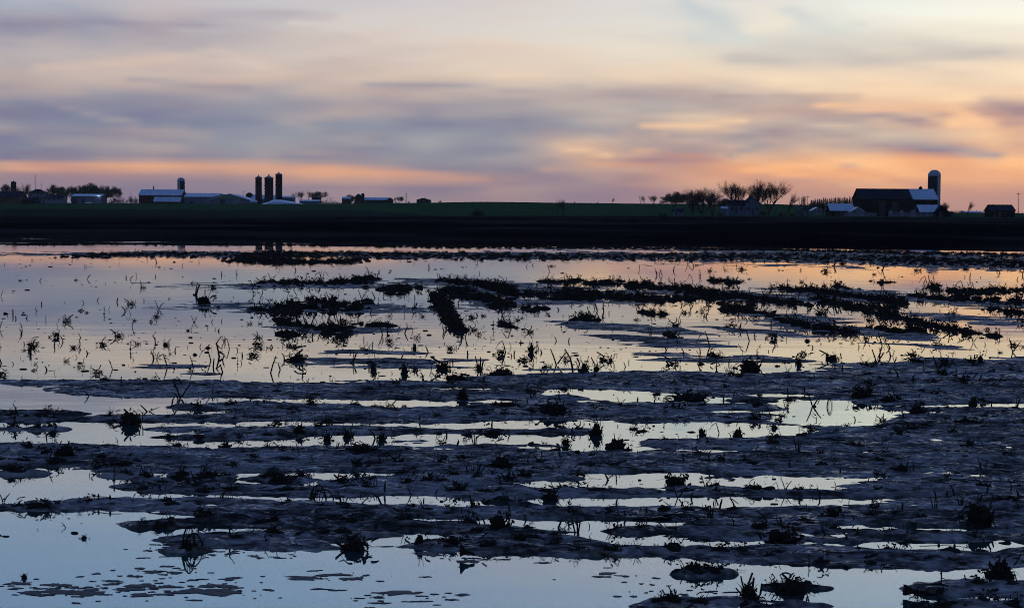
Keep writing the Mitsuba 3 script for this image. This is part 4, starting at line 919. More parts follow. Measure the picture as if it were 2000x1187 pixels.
mat('wall_grey', (0.022, 0.026, 0.036), 0.9, 0.05)
mat('silo_stave', (0.014, 0.008, 0.012), 0.9, 0.05)
mat('silo_concrete', (0.018, 0.017, 0.023), 0.9, 0.05)
mat('dome_metal_skylit', (0.13, 0.185, 0.28), 0.4, 0.4)  # white dome, its colour shifted blue to stand for skylight
mat('pane_dark', (0.008, 0.010, 0.014), 0.5, 0.15)
mat('plastic_white', (0.34, 0.45, 0.60), 0.35, 0.5)
mat('tyre_black', (0.012, 0.012, 0.012), 0.8, 0.2)
mat('pole_wood', (0.030, 0.026, 0.024), 0.85, 0.2)
mat('bark', (0.016, 0.013, 0.014), 0.9, 0.1)
mat('twig', (0.030, 0.022, 0.022), 0.9, 0.1)
mat('bud_leaf', (0.050, 0.050, 0.028), 0.9, 0.1)
mat('needle', (0.014, 0.020, 0.016), 0.9, 0.1)
mat('metal_grey', (0.10, 0.12, 0.15), 0.5, 0.5)

def thing(name, label, cat, group=None):
    key = numbered(name)
    labels[key] = {'label': label, 'category': cat, **({'group': group} if group else {})}
    return key

def part(root, name, m, bs, smooth=False):
    k = f'{root}__{name}'; i = 0
    while k in scene:
        i += 1; k = f'{root}__{name}_{i:03d}'
    scene[k] = mikit.ply(m, bs, smooth=smooth)
    return k

def box(x0, x1, y0, y1, z0, z1):
    v = np.array([[x, y, z] for x in (x0, x1) for y in (y0, y1) for z in (z0, z1)], float)
    f = np.array([[0, 1, 3], [0, 3, 2], [4, 6, 7], [4, 7, 5], [0, 4, 5], [0, 5, 1], [2, 3, 7], [2, 7, 6], [0, 2, 6], [0, 6, 4], [1, 5, 7], [1, 7, 3]])
    return v, f

def prism(poly, a0, a1, axis):
    """A polygon in (across, z) pushed from a0 to a1 along x or y."""
    from shapely.geometry import Polygon
    m = trimesh.creation.extrude_polygon(Polygon(poly), a1 - a0, engine='earcut')
    v = np.array(m.vertices); w = v[:, 2] + a0
    v = np.stack([w, v[:, 0], v[:, 1]], 1) if axis == 'x' else np.stack([v[:, 0], w, v[:, 1]], 1)
    return v, np.array(m.faces)

def gable(root, x0, x1, y0, y1, zb, ze, zr, ridge, wall, roof, gwall=None, over=0.4, roofs=None):
    """A gabled building, its ridge along x (long side to the camera) or along y (gable to the camera)."""
    th = 0.22
    if ridge == 'x':
        c = (y0 + y1) / 2
        part(root, 'wall', prism([(y0, zb), (y1, zb), (y1, ze), (c, zr - .05), (y0, ze)], x0, x1, 'x'), wall)
        s = (zr - ze) / (c - y0)
        for sg, edge in ((1, y0), (-1, y1)):
            e = edge - sg * over; zz = ze - s * over
            spans = roofs if (roofs and sg == 1) else [(x0 - over, x1 + over, roof)]
            for a, b, mt in spans:
                part(root, 'roof', prism([(e, zz), (c + sg * .0, zr), (c, zr + th), (e, zz + th)], a, b, 'x'), mt)
    else:
        c = (x0 + x1) / 2
        part(root, 'wall', prism([(x0, zb), (x1, zb), (x1, ze), (c, zr - .05), (x0, ze)], y0, y1, 'y'), wall)
        s = (zr - ze) / (c - x0)
        for sg, edge in ((1, x0), (-1, x1)):
            e = edge - sg * over; zz = ze - s * over
            part(root, 'roof', prism([(e, zz), (c, zr), (c, zr + th), (e, zz + th)], y0 - over, y1 + over, 'y'), roof)

def frame_of(x0, x1, ytop, yeave, ybase, D):
    a, b = sight(x0, ybase, D), sight(x1, ybase, D)
    g = min(ground_z((a[0] + b[0]) / 2, D), a[2], b[2]) - 0.3
    return a[0], b[0], g, sight((x0 + x1) / 2, yeave, D)[2], sight((x0 + x1) / 2, ytop, D)[2]

def opening(root, name, x0, x1, z0, z1, y, bs, proud=0.06):
    return part(root, name, box(x0, x1, y - proud, y + 0.05, z0, z1), bs)

def barn(name, label, cat, x0, x1, yr, ye, yb, D, depth, ridge, wall, roof, doors=(), windows=(), group=None, lintel=0.0, **k):
    t = thing(name, label, cat, group)
    X0, X1, g, ze, zr = frame_of(x0, x1, yr, ye, yb, D)
    zr = ze + (zr - ze) * (1.0 + (0.5 * depth / D if ridge == 'x' else 0))
    gable(t, X0, X1, D, D + depth, g, ze, zr, ridge, wall, roof, **k)
    for (a, b, top, bs) in doors:
        p0, p1 = sight(a, yb, D), sight(b, yb, D)
        opening(t, 'door', p0[0], p1[0], g, sight(a, top, D)[2], D, bs)
    for (a, b, top, bot, bs) in windows:
        p0, p1 = sight(a, top, D), sight(b, bot, D)
        opening(t, 'window', p0[0], p1[0], p1[2], p0[2], D, bs)
    return t, (X0, X1, g, ze, zr)

def lathe(profile, cx, cy, n=28):
    p = np.asarray(profile, float); a = np.arange(n) * 2 * np.pi / n
    v = np.stack([cx + p[:, :1] * np.cos(a), cy + p[:, :1] * np.sin(a), np.repeat(p[:, 1:2], n, 1)], -1).reshape(-1, 3)
    i, j = np.meshgrid(np.arange(len(p) - 1), np.arange(n), indexing='ij')
    q = np.stack([i * n + j, i * n + (j + 1) % n, (i + 1) * n + (j + 1) % n, (i + 1) * n + j], -1).reshape(-1, 4)
    return v, np.vstack([q[:, [0, 1, 2]], q[:, [0, 2, 3]]])

def silo(label, x0, x1, ytop, yshoulder, yb, D, body, cap, dome=True, chute=None, group=None, hoops=0, name='silo'):
    t = thing(name, label, 'silo', group)
    a, b = sight(x0, yb, D), sight(x1, yb, D); r = (b[0] - a[0]) / 2; cx, cy = (a[0] + b[0]) / 2, D + r
    g = min(ground_z(cx, cy), a[2]) - .3; zs = sight(x0, yshoulder, D)[2]; zt = sight(x0, ytop, D)[2]
    part(t, 'body', lathe([(0, g), (r, g), (r, zs), (0, zs)], cx, cy), body, 30)
    s = np.linspace(0, 1, 9)
    if dome:
        part(t, 'dome', lathe([(r * 1.02, zs - .25), (r * 1.03, zs)] + [(max(r * 1.03 * math.cos(q * math.pi / 2), .01), zs + (zt - zs) * math.sin(q * math.pi / 2)) for q in s[1:]], cx, cy), cap, 40)
    else:
        part(t, 'cap', lathe([(r * 1.05, zs - .2), (r * 1.05, zs + .1), (r * .16, zs + (zt - zs) * .55), (r * .16, zt), (.01, zt + .15)], cx, cy), cap, 30)
    for k in range(hoops):
        z = g + (zs - g) * (k + 1) / (hoops + 1)
        part(t, 'hoop', lathe([(r, z - .06), (r + .07, z - .06), (r + .07, z + .06), (r, z + .06)], cx, cy, 20), body)
    if chute:
        c0, c1, bs = chute; p0, p1 = sight(c0, yb, D), sight(c1, yb, D); m = (p0[0] + p1[0]) / 2
        yf = cy - math.sqrt(max(r * r - (m - cx) ** 2, .01))
        part(t, 'chute', box(p0[0], p1[0], yf - .35, yf + .5, g, zs + .5), bs)
    return t

def pole(name, label, x, ytop, yb, D, r=0.13, arms=1, cat='utility pole', group=None, armw=1.1):
    t = thing(name, label, cat, group)
    p = sight(x, yb, D); g = min(ground_z(p[0], D), p[2]) - .3; z = sight(x, ytop, D)[2]
    part(t, 'post', tube([[p[0], D, g], [p[0], D, z]], [r, r * .75], 7), 'pole_wood')
    for k in range(arms):
        part(t, 'crossarm', box(p[0] - armw, p[0] + armw, D - .2, D - .08, z - .6 - k * 1.1, z - .42 - k * 1.1), 'pole_wood')
    return t

# --- trees: tapered trunk, forking limbs, a haze of twigs
def limb_tree(seed, spread=1.0, twigs=900, trunk_h=.22, forks=4, up=.75, leaf=0, lean=0.0):
    """Unit tall. Returns (trunk, crown limbs, twig sliver mesh or leaves)."""
    rg = np.random.default_rng(seed)
    trunk, limbs, tips = [], [], []
    LEN = [trunk_h, .40, .26, .17]
    def grow(p, d, L, r, lvl):
        n = 4; pts = [p]; q = p.copy(); dd = d.copy()
        for k in range(n):
            dd = dd + rg.normal(size=3) * .10 + np.array([lean * .1, 0, .05 * up]); dd /= np.linalg.norm(dd)
            q = q + dd * L / n; pts.append(q.copy())
        (trunk if lvl == 0 else limbs).append(tube(np.array(pts), np.linspace(r, r * .55, n + 1), 6 if lvl < 2 else 4, False))
        if lvl >= 3:
            tips.append((np.array(pts), dd)); return
        for c in range(forks if lvl else forks + 2):
            t = rg.uniform(.55, 1.0) if lvl else rg.uniform(.7, 1.0)
            b = np.array(pts[min(int(t * n), n)])
            a = rg.uniform(0, 2 * math.pi); tilt = rg.uniform(.2, .75) * spread
            nd = dd * math.cos(tilt) + np.array([math.cos(a), math.sin(a), 0]) * math.sin(tilt) + np.array([0, 0, .15 * up]); nd /= np.linalg.norm(nd)
            grow(b, nd, LEN[lvl + 1] * rg.uniform(.7, 1.15), r * .52, lvl + 1)
    grow(np.array([0, 0, -.02]), np.array([lean * .3, 0, 1.0]), trunk_h, .017, 0)
    tw = []
    for _ in range(twigs):
        pts, d = tips[int(rg.integers(len(tips)))]
        b = pts[int(rg.integers(0, 5))]; nd = d + rg.normal(size=3) * .55 * spread + np.array([0, 0, .25 * up]); nd /= np.linalg.norm(nd)
        L = rg.uniform(.05, .13)
        tw.append(tube([b, b + nd * L * .6, b + nd * L + rg.normal(size=3) * .012], [.0011, .0009, .0005], 3, False))
    if leaf:
        for _ in range(leaf):
            pts, d = tips[int(rg.integers(len(tips)))]
            c = pts[int(rg.integers(2, 5))] + rg.normal(size=3) * .035
            e1, e2 = rg.normal(size=3), rg.normal(size=3); e1 *= .017 / np.linalg.norm(e1); e2 *= .017 / np.linalg.norm(e2)
            tw.append((np.array([c - e1, c + e2, c + e1, c - e2]), np.array([[0, 1, 2], [0, 2, 3]])))
    T_, L_, W_ = join(trunk), join(limbs), join(tw)
    h = max(L_[0][:, 2].max(), W_[0][:, 2].max()); w = np.percentile(np.abs(W_[0][:, :2]), 97) * 2
    for m in (T_, L_, W_):
        m[0][:, 2] /= h; m[0][:, :2] /= w
    return T_, L_, W_

def sprigs(vf, bs):
    return mikit.ply(vf, bs)

TREES = {}
def tree_kind(kind):
    if kind not in TREES:
        spec = {'vase': dict(spread=.9, twigs=1900, trunk_h=.16, up=.9), 'vase2': dict(spread=.95, twigs=1900, trunk_h=.15, up=.8), 'vase3': dict(spread=.8, twigs=1300, trunk_h=.19, up=1.0),
                'bush': dict(spread=.95, twigs=2300, trunk_h=.08, up=.9, forks=5), 'bush2': dict(spread=.9, twigs=2100, trunk_h=.09, up=.9, forks=5),
                'round': dict(spread=1.2, twigs=2000, trunk_h=.2, up=.5, leaf=2600), 'round2': dict(spread=1.25, twigs=2000, trunk_h=.16, up=.4, leaf=4200), 'round3': dict(spread=1.15, twigs=1800, trunk_h=.2, up=.5, leaf=1300),
                'thin': dict(spread=.6, twigs=420, trunk_h=.3, up=1.0, forks=3), 'thin2': dict(spread=.7, twigs=380, trunk_h=.3, up=.9, forks=3), 'lean': dict(spread=.7, twigs=520, trunk_h=.3, up=.8, forks=3, lean=.5)}[kind]
        T_, L_, W_ = limb_tree(sum(map(ord, kind)) * 7 + 1, **spec)
        TREES[kind] = [sprigs(T_, 'bark'), sprigs(L_, 'bark'), sprigs(W_, 'bud_leaf' if spec.get('leaf') else 'twig')]
    return TREES[kind]

def tree(kind, label, x, w, ytop, yb, D, rot=0, name='bare_tree', group=None, cat='tree'):
    t = thing(name, label, cat, group)
    if kind.startswith('round'): ytop, w = ytop - 4, w * 1.18
    p = sight(x, yb, D); g = min(ground_z(p[0], D), p[2] + .3) - .1; z = sight(x, ytop, D)[2]
    wm = 1.35 * w * D / _FPX
    m = T().translate([float(p[0]), float(D), float(g)]).rotate([0, 0, 1], rot).scale([float(wm), float(wm), float(z - g)])
    for nm, s in zip(('trunk', 'limbs', 'twigs'), tree_kind(kind)):
        scene[f'{t}__{nm}'] = {**s, 'to_world': m}
    return t

def shrub_mesh(rg, n, w, h, d, leaf):
    """A thicket: twigs and small leaves through an uneven mound."""
    out = []
    k = max(3, int(n / 60)); cl = [(rg.uniform(-.42, .42) * w, rg.uniform(-.4, .4) * d, rg.uniform(.45, 1) * h) for _ in range(k)]
    for i in range(n):
        cx, cy, ch = cl[int(rg.integers(k))]
        a = rg.uniform(0, 2 * math.pi); rr = rg.random() ** .5 * .22 * w
        x, y = cx + rr * math.cos(a), cy + rr * math.sin(a) * d / w; zt = ch * (1 - (rr / (.24 * w)) ** 2 * .6) * rg.uniform(.3, 1.05)
        c = np.array([x, y, zt]); e1, e2 = rg.normal(size=3), rg.normal(size=3); e1 *= leaf / np.linalg.norm(e1); e2 *= leaf / np.linalg.norm(e2)
        out.append((np.array([c - e1, c + e2, c + e1, c - e2]), np.array([[0, 1, 2], [0, 2, 3]])))
        if i % 4 == 0:
            out.append(tube([[cx + rg.normal() * .05 * w, cy, 0], [x, y, zt * rg.uniform(.9, 1.15)]], [.03, .012], 3, False))
    return join(out)

def shrub(label, x, w, ytop, yb, D, n=260, bs='twig', leaf=.16, name='shrub', cat='shrub', group=None, kind=None, depth=None):
    t = thing(name, label, cat, group)
    if kind: labels[t]['kind'] = kind
    p = sight(x, yb, D); g = min(ground_z(p[0], D), p[2] + .3) - .15; z = sight(x, ytop, D)[2]
    v, f = shrub_mesh(np.random.default_rng(int(x * 10)), n, w * D / _FPX, z - g, (depth or w * D / _FPX * .7), leaf)
    scene[t] = mikit.ply((v + [p[0], D, g], f), bs)
    return t

# === right farm, about 670 m away
RD = 669.0
t, B = barn('big_barn', 'largest dark barn with half dark half pale roof beside the right hand silo', 'barn', 1681, 1831, 369.3, 388.7, 420, RD, 16, 'x', 'wall_dark', 'roof_dark',
            doors=[(1716, 1729, 393.5, 'wall_grey'), (1742, 1753, 393.5, 'wall_grey'), (1754, 1763, 394, 'wall_dark')],
            windows=[(1700, 1705, 398, 404, 'pane_dark'), (1775, 1781, 398, 404, 'pane_dark')],
            roofs=[(sight(1681, 389, RD)[0] - .4, sight(1783, 389, RD)[0], 'roof_dark'), (sight(1783, 389, RD)[0], sight(1831, 389, RD)[0] + .4, 'roof_metal_skylit')])
labels[t + '__roof_001'] = {'label': 'pale metal part of the barn roof'}
for a in (1716, 1729, 1742, 1753, 1763):
    q = sight(a, 393, RD); part(t, 'post', box(q[0] - .12, q[0] + .12, RD - .16, RD - .02, B[2], q[2]), 'wall_tan')
q0, q1 = sight(1703, 393, RD), sight(1782, 393, RD)
part(t, 'door_track', box(q0[0], q1[0], RD - .2, RD - .06, q0[2] - .1, q0[2] + .15), 'wall_tan')
q = sight(1798, 369, RD + 8)
cu = part(t, 'cupola', box(q[0] - .55, q[0] + .55, RD + 7.5, RD + 8.6, q[2] - 1.2, q[2] + .5), 'wall_dark')
part(t, 'cupola_roof', lathe([(.95, q[2] + .5), (.5, q[2] + .8), (.02, q[2] + 1.2)], q[0], RD + 8.05, 8), 'roof_dark')
silo('tall dark concrete silo with a white dome behind the big right hand barn', 1814.6, 1838.7, 331.3, 342.5, 418, 689, 'silo_concrete', 'dome_metal_skylit', True, (1829.8, 1834.4, 'dome_metal_skylit'), hoops=6)
t, B = barn('lean_shed', 'low shed with pale roof in front of the tall right hand silo', 'shed', 1797, 1834, 401, 413.5, 424, 655, 9, 'x', 'wall_dark', 'roof_metal_skylit',
            doors=[(1833.0, 1834.0, 413.4, 'wall_white_skylit')], windows=[(1797.3, 1798.2, 413.5, 423, 'wall_white_skylit'), (1812, 1813, 413.5, 423, 'wall_white_skylit'), (1824, 1825.2, 413.5, 423, 'wall_white_skylit')])
barn('gabled_shed', 'dark shed with its gable facing, joined to the right end of the low shed', 'shed', 1826, 1853, 402, 414, 424, 654, 10, 'y', 'wall_dark', 'roof_dark', doors=[(1833, 1840, 413, 'wall_grey')])
barn('small_lean_to', 'tiny dark hut right of the gabled shed', 'hut', 1854, 1862, 414, 416.5, 423, 656, 4, 'x', 'wall_grey', 'roof_dark')
barn('blue_roofed_shed', 'dark shed with a pale blue roof left of the big right hand barn', 'shed', 1622, 1668, 398.5, 411, 421, 662, 10, 'x', 'wall_dark', 'roof_metal_skylit', doors=[(1629, 1637, 412.5, 'pane_dark'), (1640, 1645, 412.5, 'wall_grey')])
t, _ = barn('white_gabled_shed', 'white lean-to shed between the blue roofed shed and the big barn', 'shed', 1662, 1688, 405.5, 413, 422, 657, 6, 'y', 'wall_white_skylit', 'roof_metal_skylit', windows=[(1668, 1673, 412.5, 416.5, 'pane_dark')])
# the white board fence in front of the barn
t = thing('board_fence', 'long white board fence along the foot of the big right hand barn', 'fence')
FD = 650.0
for a, b in ((1648, 1712), (1736, 1822)):
    xs = np.arange(a, b + .1, 4.0)
    for x in xs:
        q = sight(x, 418, FD); g = ground_z(q[0], FD) - .2
        part(t, 'post', box(q[0] - .09, q[0] + .09, FD - .09, FD + .09, g, g + 1.75), 'wall_white_skylit')
    q0, q1 = sight(a, 418, FD), sight(b, 418, FD)
    for k in range(4):
        g = ground_z((q0[0] + q1[0]) / 2, FD) + .15 + .4 * k
        part(t, 'rail', box(q0[0], q1[0], FD - .16, FD - .1, g, g + .2), 'wall_white_skylit')
for a, b, top in ((1738, 1744, 411.5), (1759, 1765, 412), (1781, 1789, 411.5)):
    barn('white_hutch', f"white calf hutch behind the board fence, {['left', 'middle', 'right'][[1738, 1759, 1781].index(a)]} one of three", 'hutch', a, b, top, top + 2, 421, 652, 2.2, 'y', 'wall_white_skylit', 'wall_white_skylit', over=.1)
t, B = barn('far_right_barn', 'low barn standing alone at the right edge of the photo', 'barn', 1938, 1982, 400.5, 411.5, 424, 669, 11, 'x', 'wall_dark', 'roof_dark', doors=[(1942, 1945, 413, 'wall_tan'), (1950, 1955, 413, 'wall_tan')], windows=[(1962, 1968, 414, 418, 'pane_dark')])
pole('utility_pole', 'tall pole in front of the low barn at the right edge', 1988.5, 376, 424, 660)
pole('utility_pole', 'thin pole on the slope between the house trees and the spruces', 1577, 382, 410, 760)
pole('utility_pole', 'thin pole with short arms left of the spruces', 1569, 384, 410, 765)
tree('vase3', 'small bare tree just right of the lean shed of the right hand farm', 1848, 20, 392, 412, 700, 20)
tree('lean', 'bare tree leaning right between the silo and the low barn at the right edge', 1888, 20, 388, 418, 690)
barn('long_white_building', 'far long white building low on the horizon left of the right edge barn', 'building', 1886, 1919, 412.5, 415, 419, 1150, 14, 'x', 'wall_white_skylit', 'roof_metal_skylit')
# the farmhouse under its trees
HD = 690.0
t, B = barn('farmhouse_wing', 'low dark roofed wing on the left of the pale farmhouse', 'house', 1424, 1455, 391.5, 401, 418, HD + 1, 8, 'x', 'wall_pale_skylit', 'roof_dark', windows=[(1428, 1433, 404, 411, 'pane_dark'), (1436, 1440, 404, 416, 'pane_dark'), (1446, 1450, 404, 411, 'pane_dark')])
t, B = barn('farmhouse', 'pale two storey farmhouse with a dark gable under bare trees', 'house', 1455, 1484.5, 384.5, 397.5, 418, HD, 10, 'y', 'wall_pale_skylit', 'roof_dark', doors=[(1469, 1472, 407, 'pane_dark')],
            windows=[(1458, 1461.5, 405.5, 411.5, 'pane_dark'), (1463, 1466.5, 405.5, 411.5, 'pane_dark'), (1476, 1480, 405.5, 411.5, 'pane_dark'), (1461, 1464, 394.5, 399.5, 'pane_dark'), (1474, 1477, 394.5, 399.5, 'pane_dark')])
q = sight(1464.5, 381.5, HD + 5)
part(t, 'chimney', box(q[0] - .35, q[0] + .35, HD + 4.6, HD + 5.4, q[2] - 3, q[2]), 'wall_dark')
barn('outhouse', 'narrow pale outbuilding left of the farmhouse wing', 'shed', 1410.5, 1419, 404, 407, 419, HD - 4, 3.5, 'x', 'wall_pale_skylit', 'roof_metal_skylit', doors=[(1413, 1415, 409, 'pane_dark')])
barn('roadside_shed', 'small pale shed with a dark roof alone left of the bush by the farmhouse', 'shed', 1317, 1336, 407, 412, 420.5, 640, 5, 'x', 'wall_pale_skylit', 'roof_dark', doors=[(1319, 1322, 414, 'pane_dark')], windows=[(1327, 1331, 414, 417, 'pane_dark')])
barn('small_white_cottage', 'small white gabled cottage in front of the spruces', 'cottage', 1587, 1605, 405.5, 411, 418, 720, 7, 'y', 'wall_white_skylit', 'roof_metal_skylit', windows=[(1591, 1593, 412, 415, 'pane_dark'), (1599, 1601, 412, 415, 'pane_dark')])
t = thing('hoop_house', 'grey round topped hoop house left of the small white cottage', 'greenhouse')
q0, q1 = sight(1564, 418, 715), sight(1580, 418, 715); c = (q0[0] + q1[0]) / 2; hr = (q1[0] - q0[0]) / 2; g = ground_z(c, 715) - .2; hz = sight(1572, 405, 715)[2] - g
part(t, 'cover', prism([(c + hr * math.cos(a), g + hz * math.sin(a)) for a in np.linspace(0, math.pi, 17)], 715, 727, 'y'), 'wall_grey')
part(t, 'door', box(c - .8, c + .8, 714.9, 715.04, g, g + hz * .7), 'wall_pale_skylit')
tree('vase', 'spreading bare tree left of the farmhouse roof, leftmost of the tall three', 1441, 48, 349, 417, 700, 10)
tree('vase2', 'tallest bare tree rising right behind the farmhouse gable', 1478, 46, 343, 416, 712, 80)
tree('vase', 'wide bare tree right of the farmhouse with a forked trunk in view', 1502, 52, 350, 420, 684, 200)
tree('lean', 'smaller bare tree in the grass right of the forked tree', 1537, 32, 371, 419, 680, 10)
tree('round3', 'low bare tree left of the tall three and behind the farmhouse wing', 1418, 26, 388, 412, 720, 0)
tree('bush', 'broad many stemmed bare tree clump left of the farmhouse', 1372, 56, 361, 420, 655, 0)
tree('bush2', 'shorter stems in front of the broad clump left of the farmhouse', 1352, 34, 372, 420, 650, 90)
tree('bush2', 'right hand stems of the broad clump left of the farmhouse', 1392, 34, 366, 420, 652, 200)
tree('thin', 'thin sapling by the poles right of the farmhouse trees', 1562, 12, 380, 408, 775)
tree('thin2', 'second thin sapling beside the poles left of the spruces', 1575, 12, 379, 406, 780)
for i, x in enumerate((1405, 1489, 1497, 1528, 1547)):
    shrub(f"dark shrub {['between the outhouse and the broad tree clump', 'at the right corner of the farmhouse', 'under the forked tree right of the farmhouse', 'at the foot of the smaller leaning bare tree', 'in the grass left of the hoop house'][i]}", x, 13, 411, 420, 682 - 3 * i, 200, 'needle', .2)
rg = np.random.default_rng(3)
def spruce_mesh(rg):
    out = []
    for k in range(18):
        z = .08 + .9 * k / 18; r = .5 * (1 - z) ** .85 * rg.uniform(.75, 1.2) + .02
        for j in range(9):
            a = j * 2 * math.pi / 9 + rg.uniform(0, .7); b = np.array([0, 0, z + .05])
            tip = np.array([r * math.cos(a), r * math.sin(a), z - .05 + rg.normal() * .015]); s = np.array([-math.sin(a), math.cos(a), 0]) * .09 * (1.1 - z)
            out.append((np.array([b, tip * .6 + b * .4 - s, tip, tip * .6 + b * .4 + s]), np.array([[0, 1, 2], [0, 2, 3]])))
    return join(out)
SPR = [mikit.ply(spruce_mesh(np.random.default_rng(k)), 'needle') for k in range(4)]
STEM = mikit.ply(tube([[0, 0, -.02], [0, 0, .95]], [.03, .006], 5), 'bark')
for i, x in enumerate(np.concatenate([np.linspace(1584, 1664, 21)])):
    t = thing('spruce_tree', 'dark spruce in the row left of the big right hand barn', 'tree', 'row of spruces')
    D = 900 + rg.uniform(-12, 12); top = 391 - 7 * np.clip((x - 1582) / 25, 0, 1) + rg.uniform(-2.2, 2.8); p = sight(x + rg.uniform(-1, 1), 402, D); g = ground_z(p[0], D) - .3; z = sight(x, top, D)[2]
    m = T().translate([float(p[0]), float(D), g]).rotate([0, 0, 1], float(rg.uniform(0, 360))).scale([5.6, 5.6, float(z - g)])
    labels[t]['label'] = f"dark spruce in the row left of the big right hand barn, {ORD[i]} from the left"
    scene[t + '__crown'] = {**SPR[i % 4], 'to_world': m}; scene[t + '__trunk'] = {**STEM, 'to_world': m}
shrub('far pale tree line on the horizon right of the big silo', 1930, 140, 408, 418, 1500, 900, 'twig', .5, 'far_woods', 'woods', kind='stuff', depth=30)
shrub('far tree line behind the blue roofed shed', 1610, 120, 396, 404, 1180, 700, 'twig', .45, 'far_woods', 'woods', kind='stuff', depth=25)
# === bushes and small trees on the green slope in the middle
shrub('dark round bush at the edge of the black field in the middle', 932, 24, 397, 423, 560, 420, 'needle', .16)
tree('thin', 'pair of bare saplings at the field edge right of centre, left one', 1089, 11, 388, 418, 575)
tree('thin2', 'pair of bare saplings at the field edge right of centre, right one', 1101, 18, 386, 418, 578, 40)
shrub('dark bush at the field edge left of the small pale shed', 1294, 15, 407, 427, 560, 320, 'needle', .15)
tree('lean', 'small leaning tree alone on the ridge right of centre', 1194, 9, 384, 397.5, 1150)
tree('thin', 'thin tree on the ridge, first left of the pair', 1250, 10, 379, 398, 1130)
tree('thin2', 'bare tree on the ridge beside the first thin one', 1259, 10, 383, 398, 1130, 30)
tree('vase3', 'bare tree on the ridge right of the thin pair', 1278, 15, 379, 398, 1120)
shrub('low bush on the ridge right of the thin pair of trees', 1289, 8, 392, 398, 1120, 120, 'twig', .25)
tree('round2', 'round dense tree on the ridge left of the broad clump', 1316, 32, 375.5, 399, 1000)
tree('round3', 'smaller round tree joined to the dense one on the ridge', 1330, 18, 380, 399, 1004, 50)
shrub('tiny bush on the ridge left of the leaning tree', 1124, 6, 393.5, 397.5, 1180, 60, 'twig', .25)
shrub('tiny bush on the ridge in the middle', 859.5, 6, 390, 396, 1240, 60, 'twig', .3)
shrub('tiny bush on the ridge far right of the middle', 1168, 5, 394, 397.5, 1180, 40, 'twig', .25)
# === left farm, about 1230 m away
LD = 1230.0
t, B = barn('red_barn', 'dark red barn with a pale metal roof beside the domed silo on the left', 'barn', 271, 354, 370.3, 381.3, 396.5, LD, 20, 'x', 'wall_red', 'roof_metal_skylit')
t, _ = barn('barn_lean_to', 'pale roofed lean-to along the front of the red barn on the left', 'lean-to', 300, 351.5, 385.2, 393.4, 396.8, LD - 9, 9, 'x', 'wall_red', 'roof_metal_skylit')
silo('silo with a pale dome at the right end of the red barn', 345.2, 359.6, 346.6, 352.5, 396, LD + 26, 'silo_concrete', 'dome_metal_skylit', True, (348.6, 351.6, 'dome_metal_skylit'), hoops=6)
t = thing('church_spire', 'far thin church spire behind the red barn roof', 'spire')
q = sight(300, 372, 1700); zt = sight(300, 361, 1700)[2]
part(t, 'spire', lathe([(1.3, q[2] - 14), (1.3, q[2]), (.7, q[2] + (zt - q[2]) * .35), (.02, zt)], q[0], 1700, 8), 'wall_dark')
part(t, 'cross', tube([[q[0], 1700, zt - .2], [q[0], 1700, zt + 1.4]], .1, 5), 'wall_dark')
pole('utility_pole', 'thin pole in front of the red barn on the left', 293.5, 369.5, 397, LD - 20, arms=0)
t, B = barn('long_pale_shed', 'long pale shed between the domed silo and the gabled pale shed', 'shed', 360, 428, 377.5, 384.5, 398, LD, 22, 'x', 'wall_pale_skylit', 'roof_metal_skylit', doors=[(371, 378, 394, 'pane_dark')])
t, B = barn('pale_gabled_shed', 'wide pale shed with a low green gable in front of the dark silos', 'shed', 400, 496, 378.7, 393, 398.6, LD - 14, 40, 'y', 'wall_pale_skylit', 'roof_metal_skylit', doors=[(411, 426.5, 388.5, 'wall_pale_skylit'), (429, 439.5, 388.5, 'wall_grey'), (455, 470, 389, 'wall_white_skylit')])
q0, q1, qa = sight(404, 386.6, LD - 14), sight(478, 386.6, LD - 14), sight(438, 379.3, LD - 14)
part(t, 'gable_board', prism([(q0[0], q0[2]), (q1[0], q1[2]), (qa[0], qa[2])], LD - 14.15, LD - 14.02, 'y'), 'wall_green')
barn('small_white_shed', 'tiny white shed at the foot of the leftmost dark silo', 'shed', 489.5, 500, 391.5, 394, 398.6, LD - 20, 4, 'x', 'wall_white_skylit', 'roof_metal_skylit', doors=[(494, 497, 395, 'pane_dark')])
for i, (a, b, ap, sh) in enumerate(((497.7, 510.5, 342, 346.4), (515.3, 532.3, 340.6, 346.9), (537, 550.2, 335.6, 340.2))):
    silo(f"tall dark silo with a peaked cap, {['leftmost', 'middle and widest', 'rightmost and tallest'][i]} of three", a, b, ap, sh, 397.5, LD + 4 + 3 * i, 'silo_stave', 'metal_grey', False, None, 'three tall dark silos', hoops=8)
barn('gabled_cabin', 'small dark gabled building left of the three dark silos', 'building', 480, 491, 376.5, 380, 392, LD + 40, 9, 'y', 'wall_dark', 'roof_dark')
pole('utility_pole', 'short pole left of the dark gabled building by the three silos', 476.3, 373.5, 390, LD + 20)
barn('back_shed', 'pale roofed shed seen between the three dark silos', 'shed', 491, 541, 381, 389, 397, LD + 36, 16, 'x', 'wall_pale_skylit', 'roof_metal_skylit')
barn('right_back_shed', 'pale shed right behind the rightmost dark silo', 'shed', 551, 573, 383.2, 386, 394, LD + 30, 12, 'x', 'wall_pale_skylit', 'roof_metal_skylit')
t = thing('silage_pile', 'long mound under white plastic in front of the three dark silos', 'silage pile')
xs = np.linspace(514, 593, 40); pr = []
rg = np.random.default_rng(9)
for x in xs:
    s = (x - 514) / 79; h = (388.5 + 11 * s ** 2.2 if s > .3 else 389.5 + 34 * (.3 - s) ** 1.2) + rg.uniform(-.35, .35)
    pr.append(sight(x, min(h, 399), LD - 30))
pr = np.array(pr); gz = ground_z(pr[20][0], LD - 30) - .3
rows = []
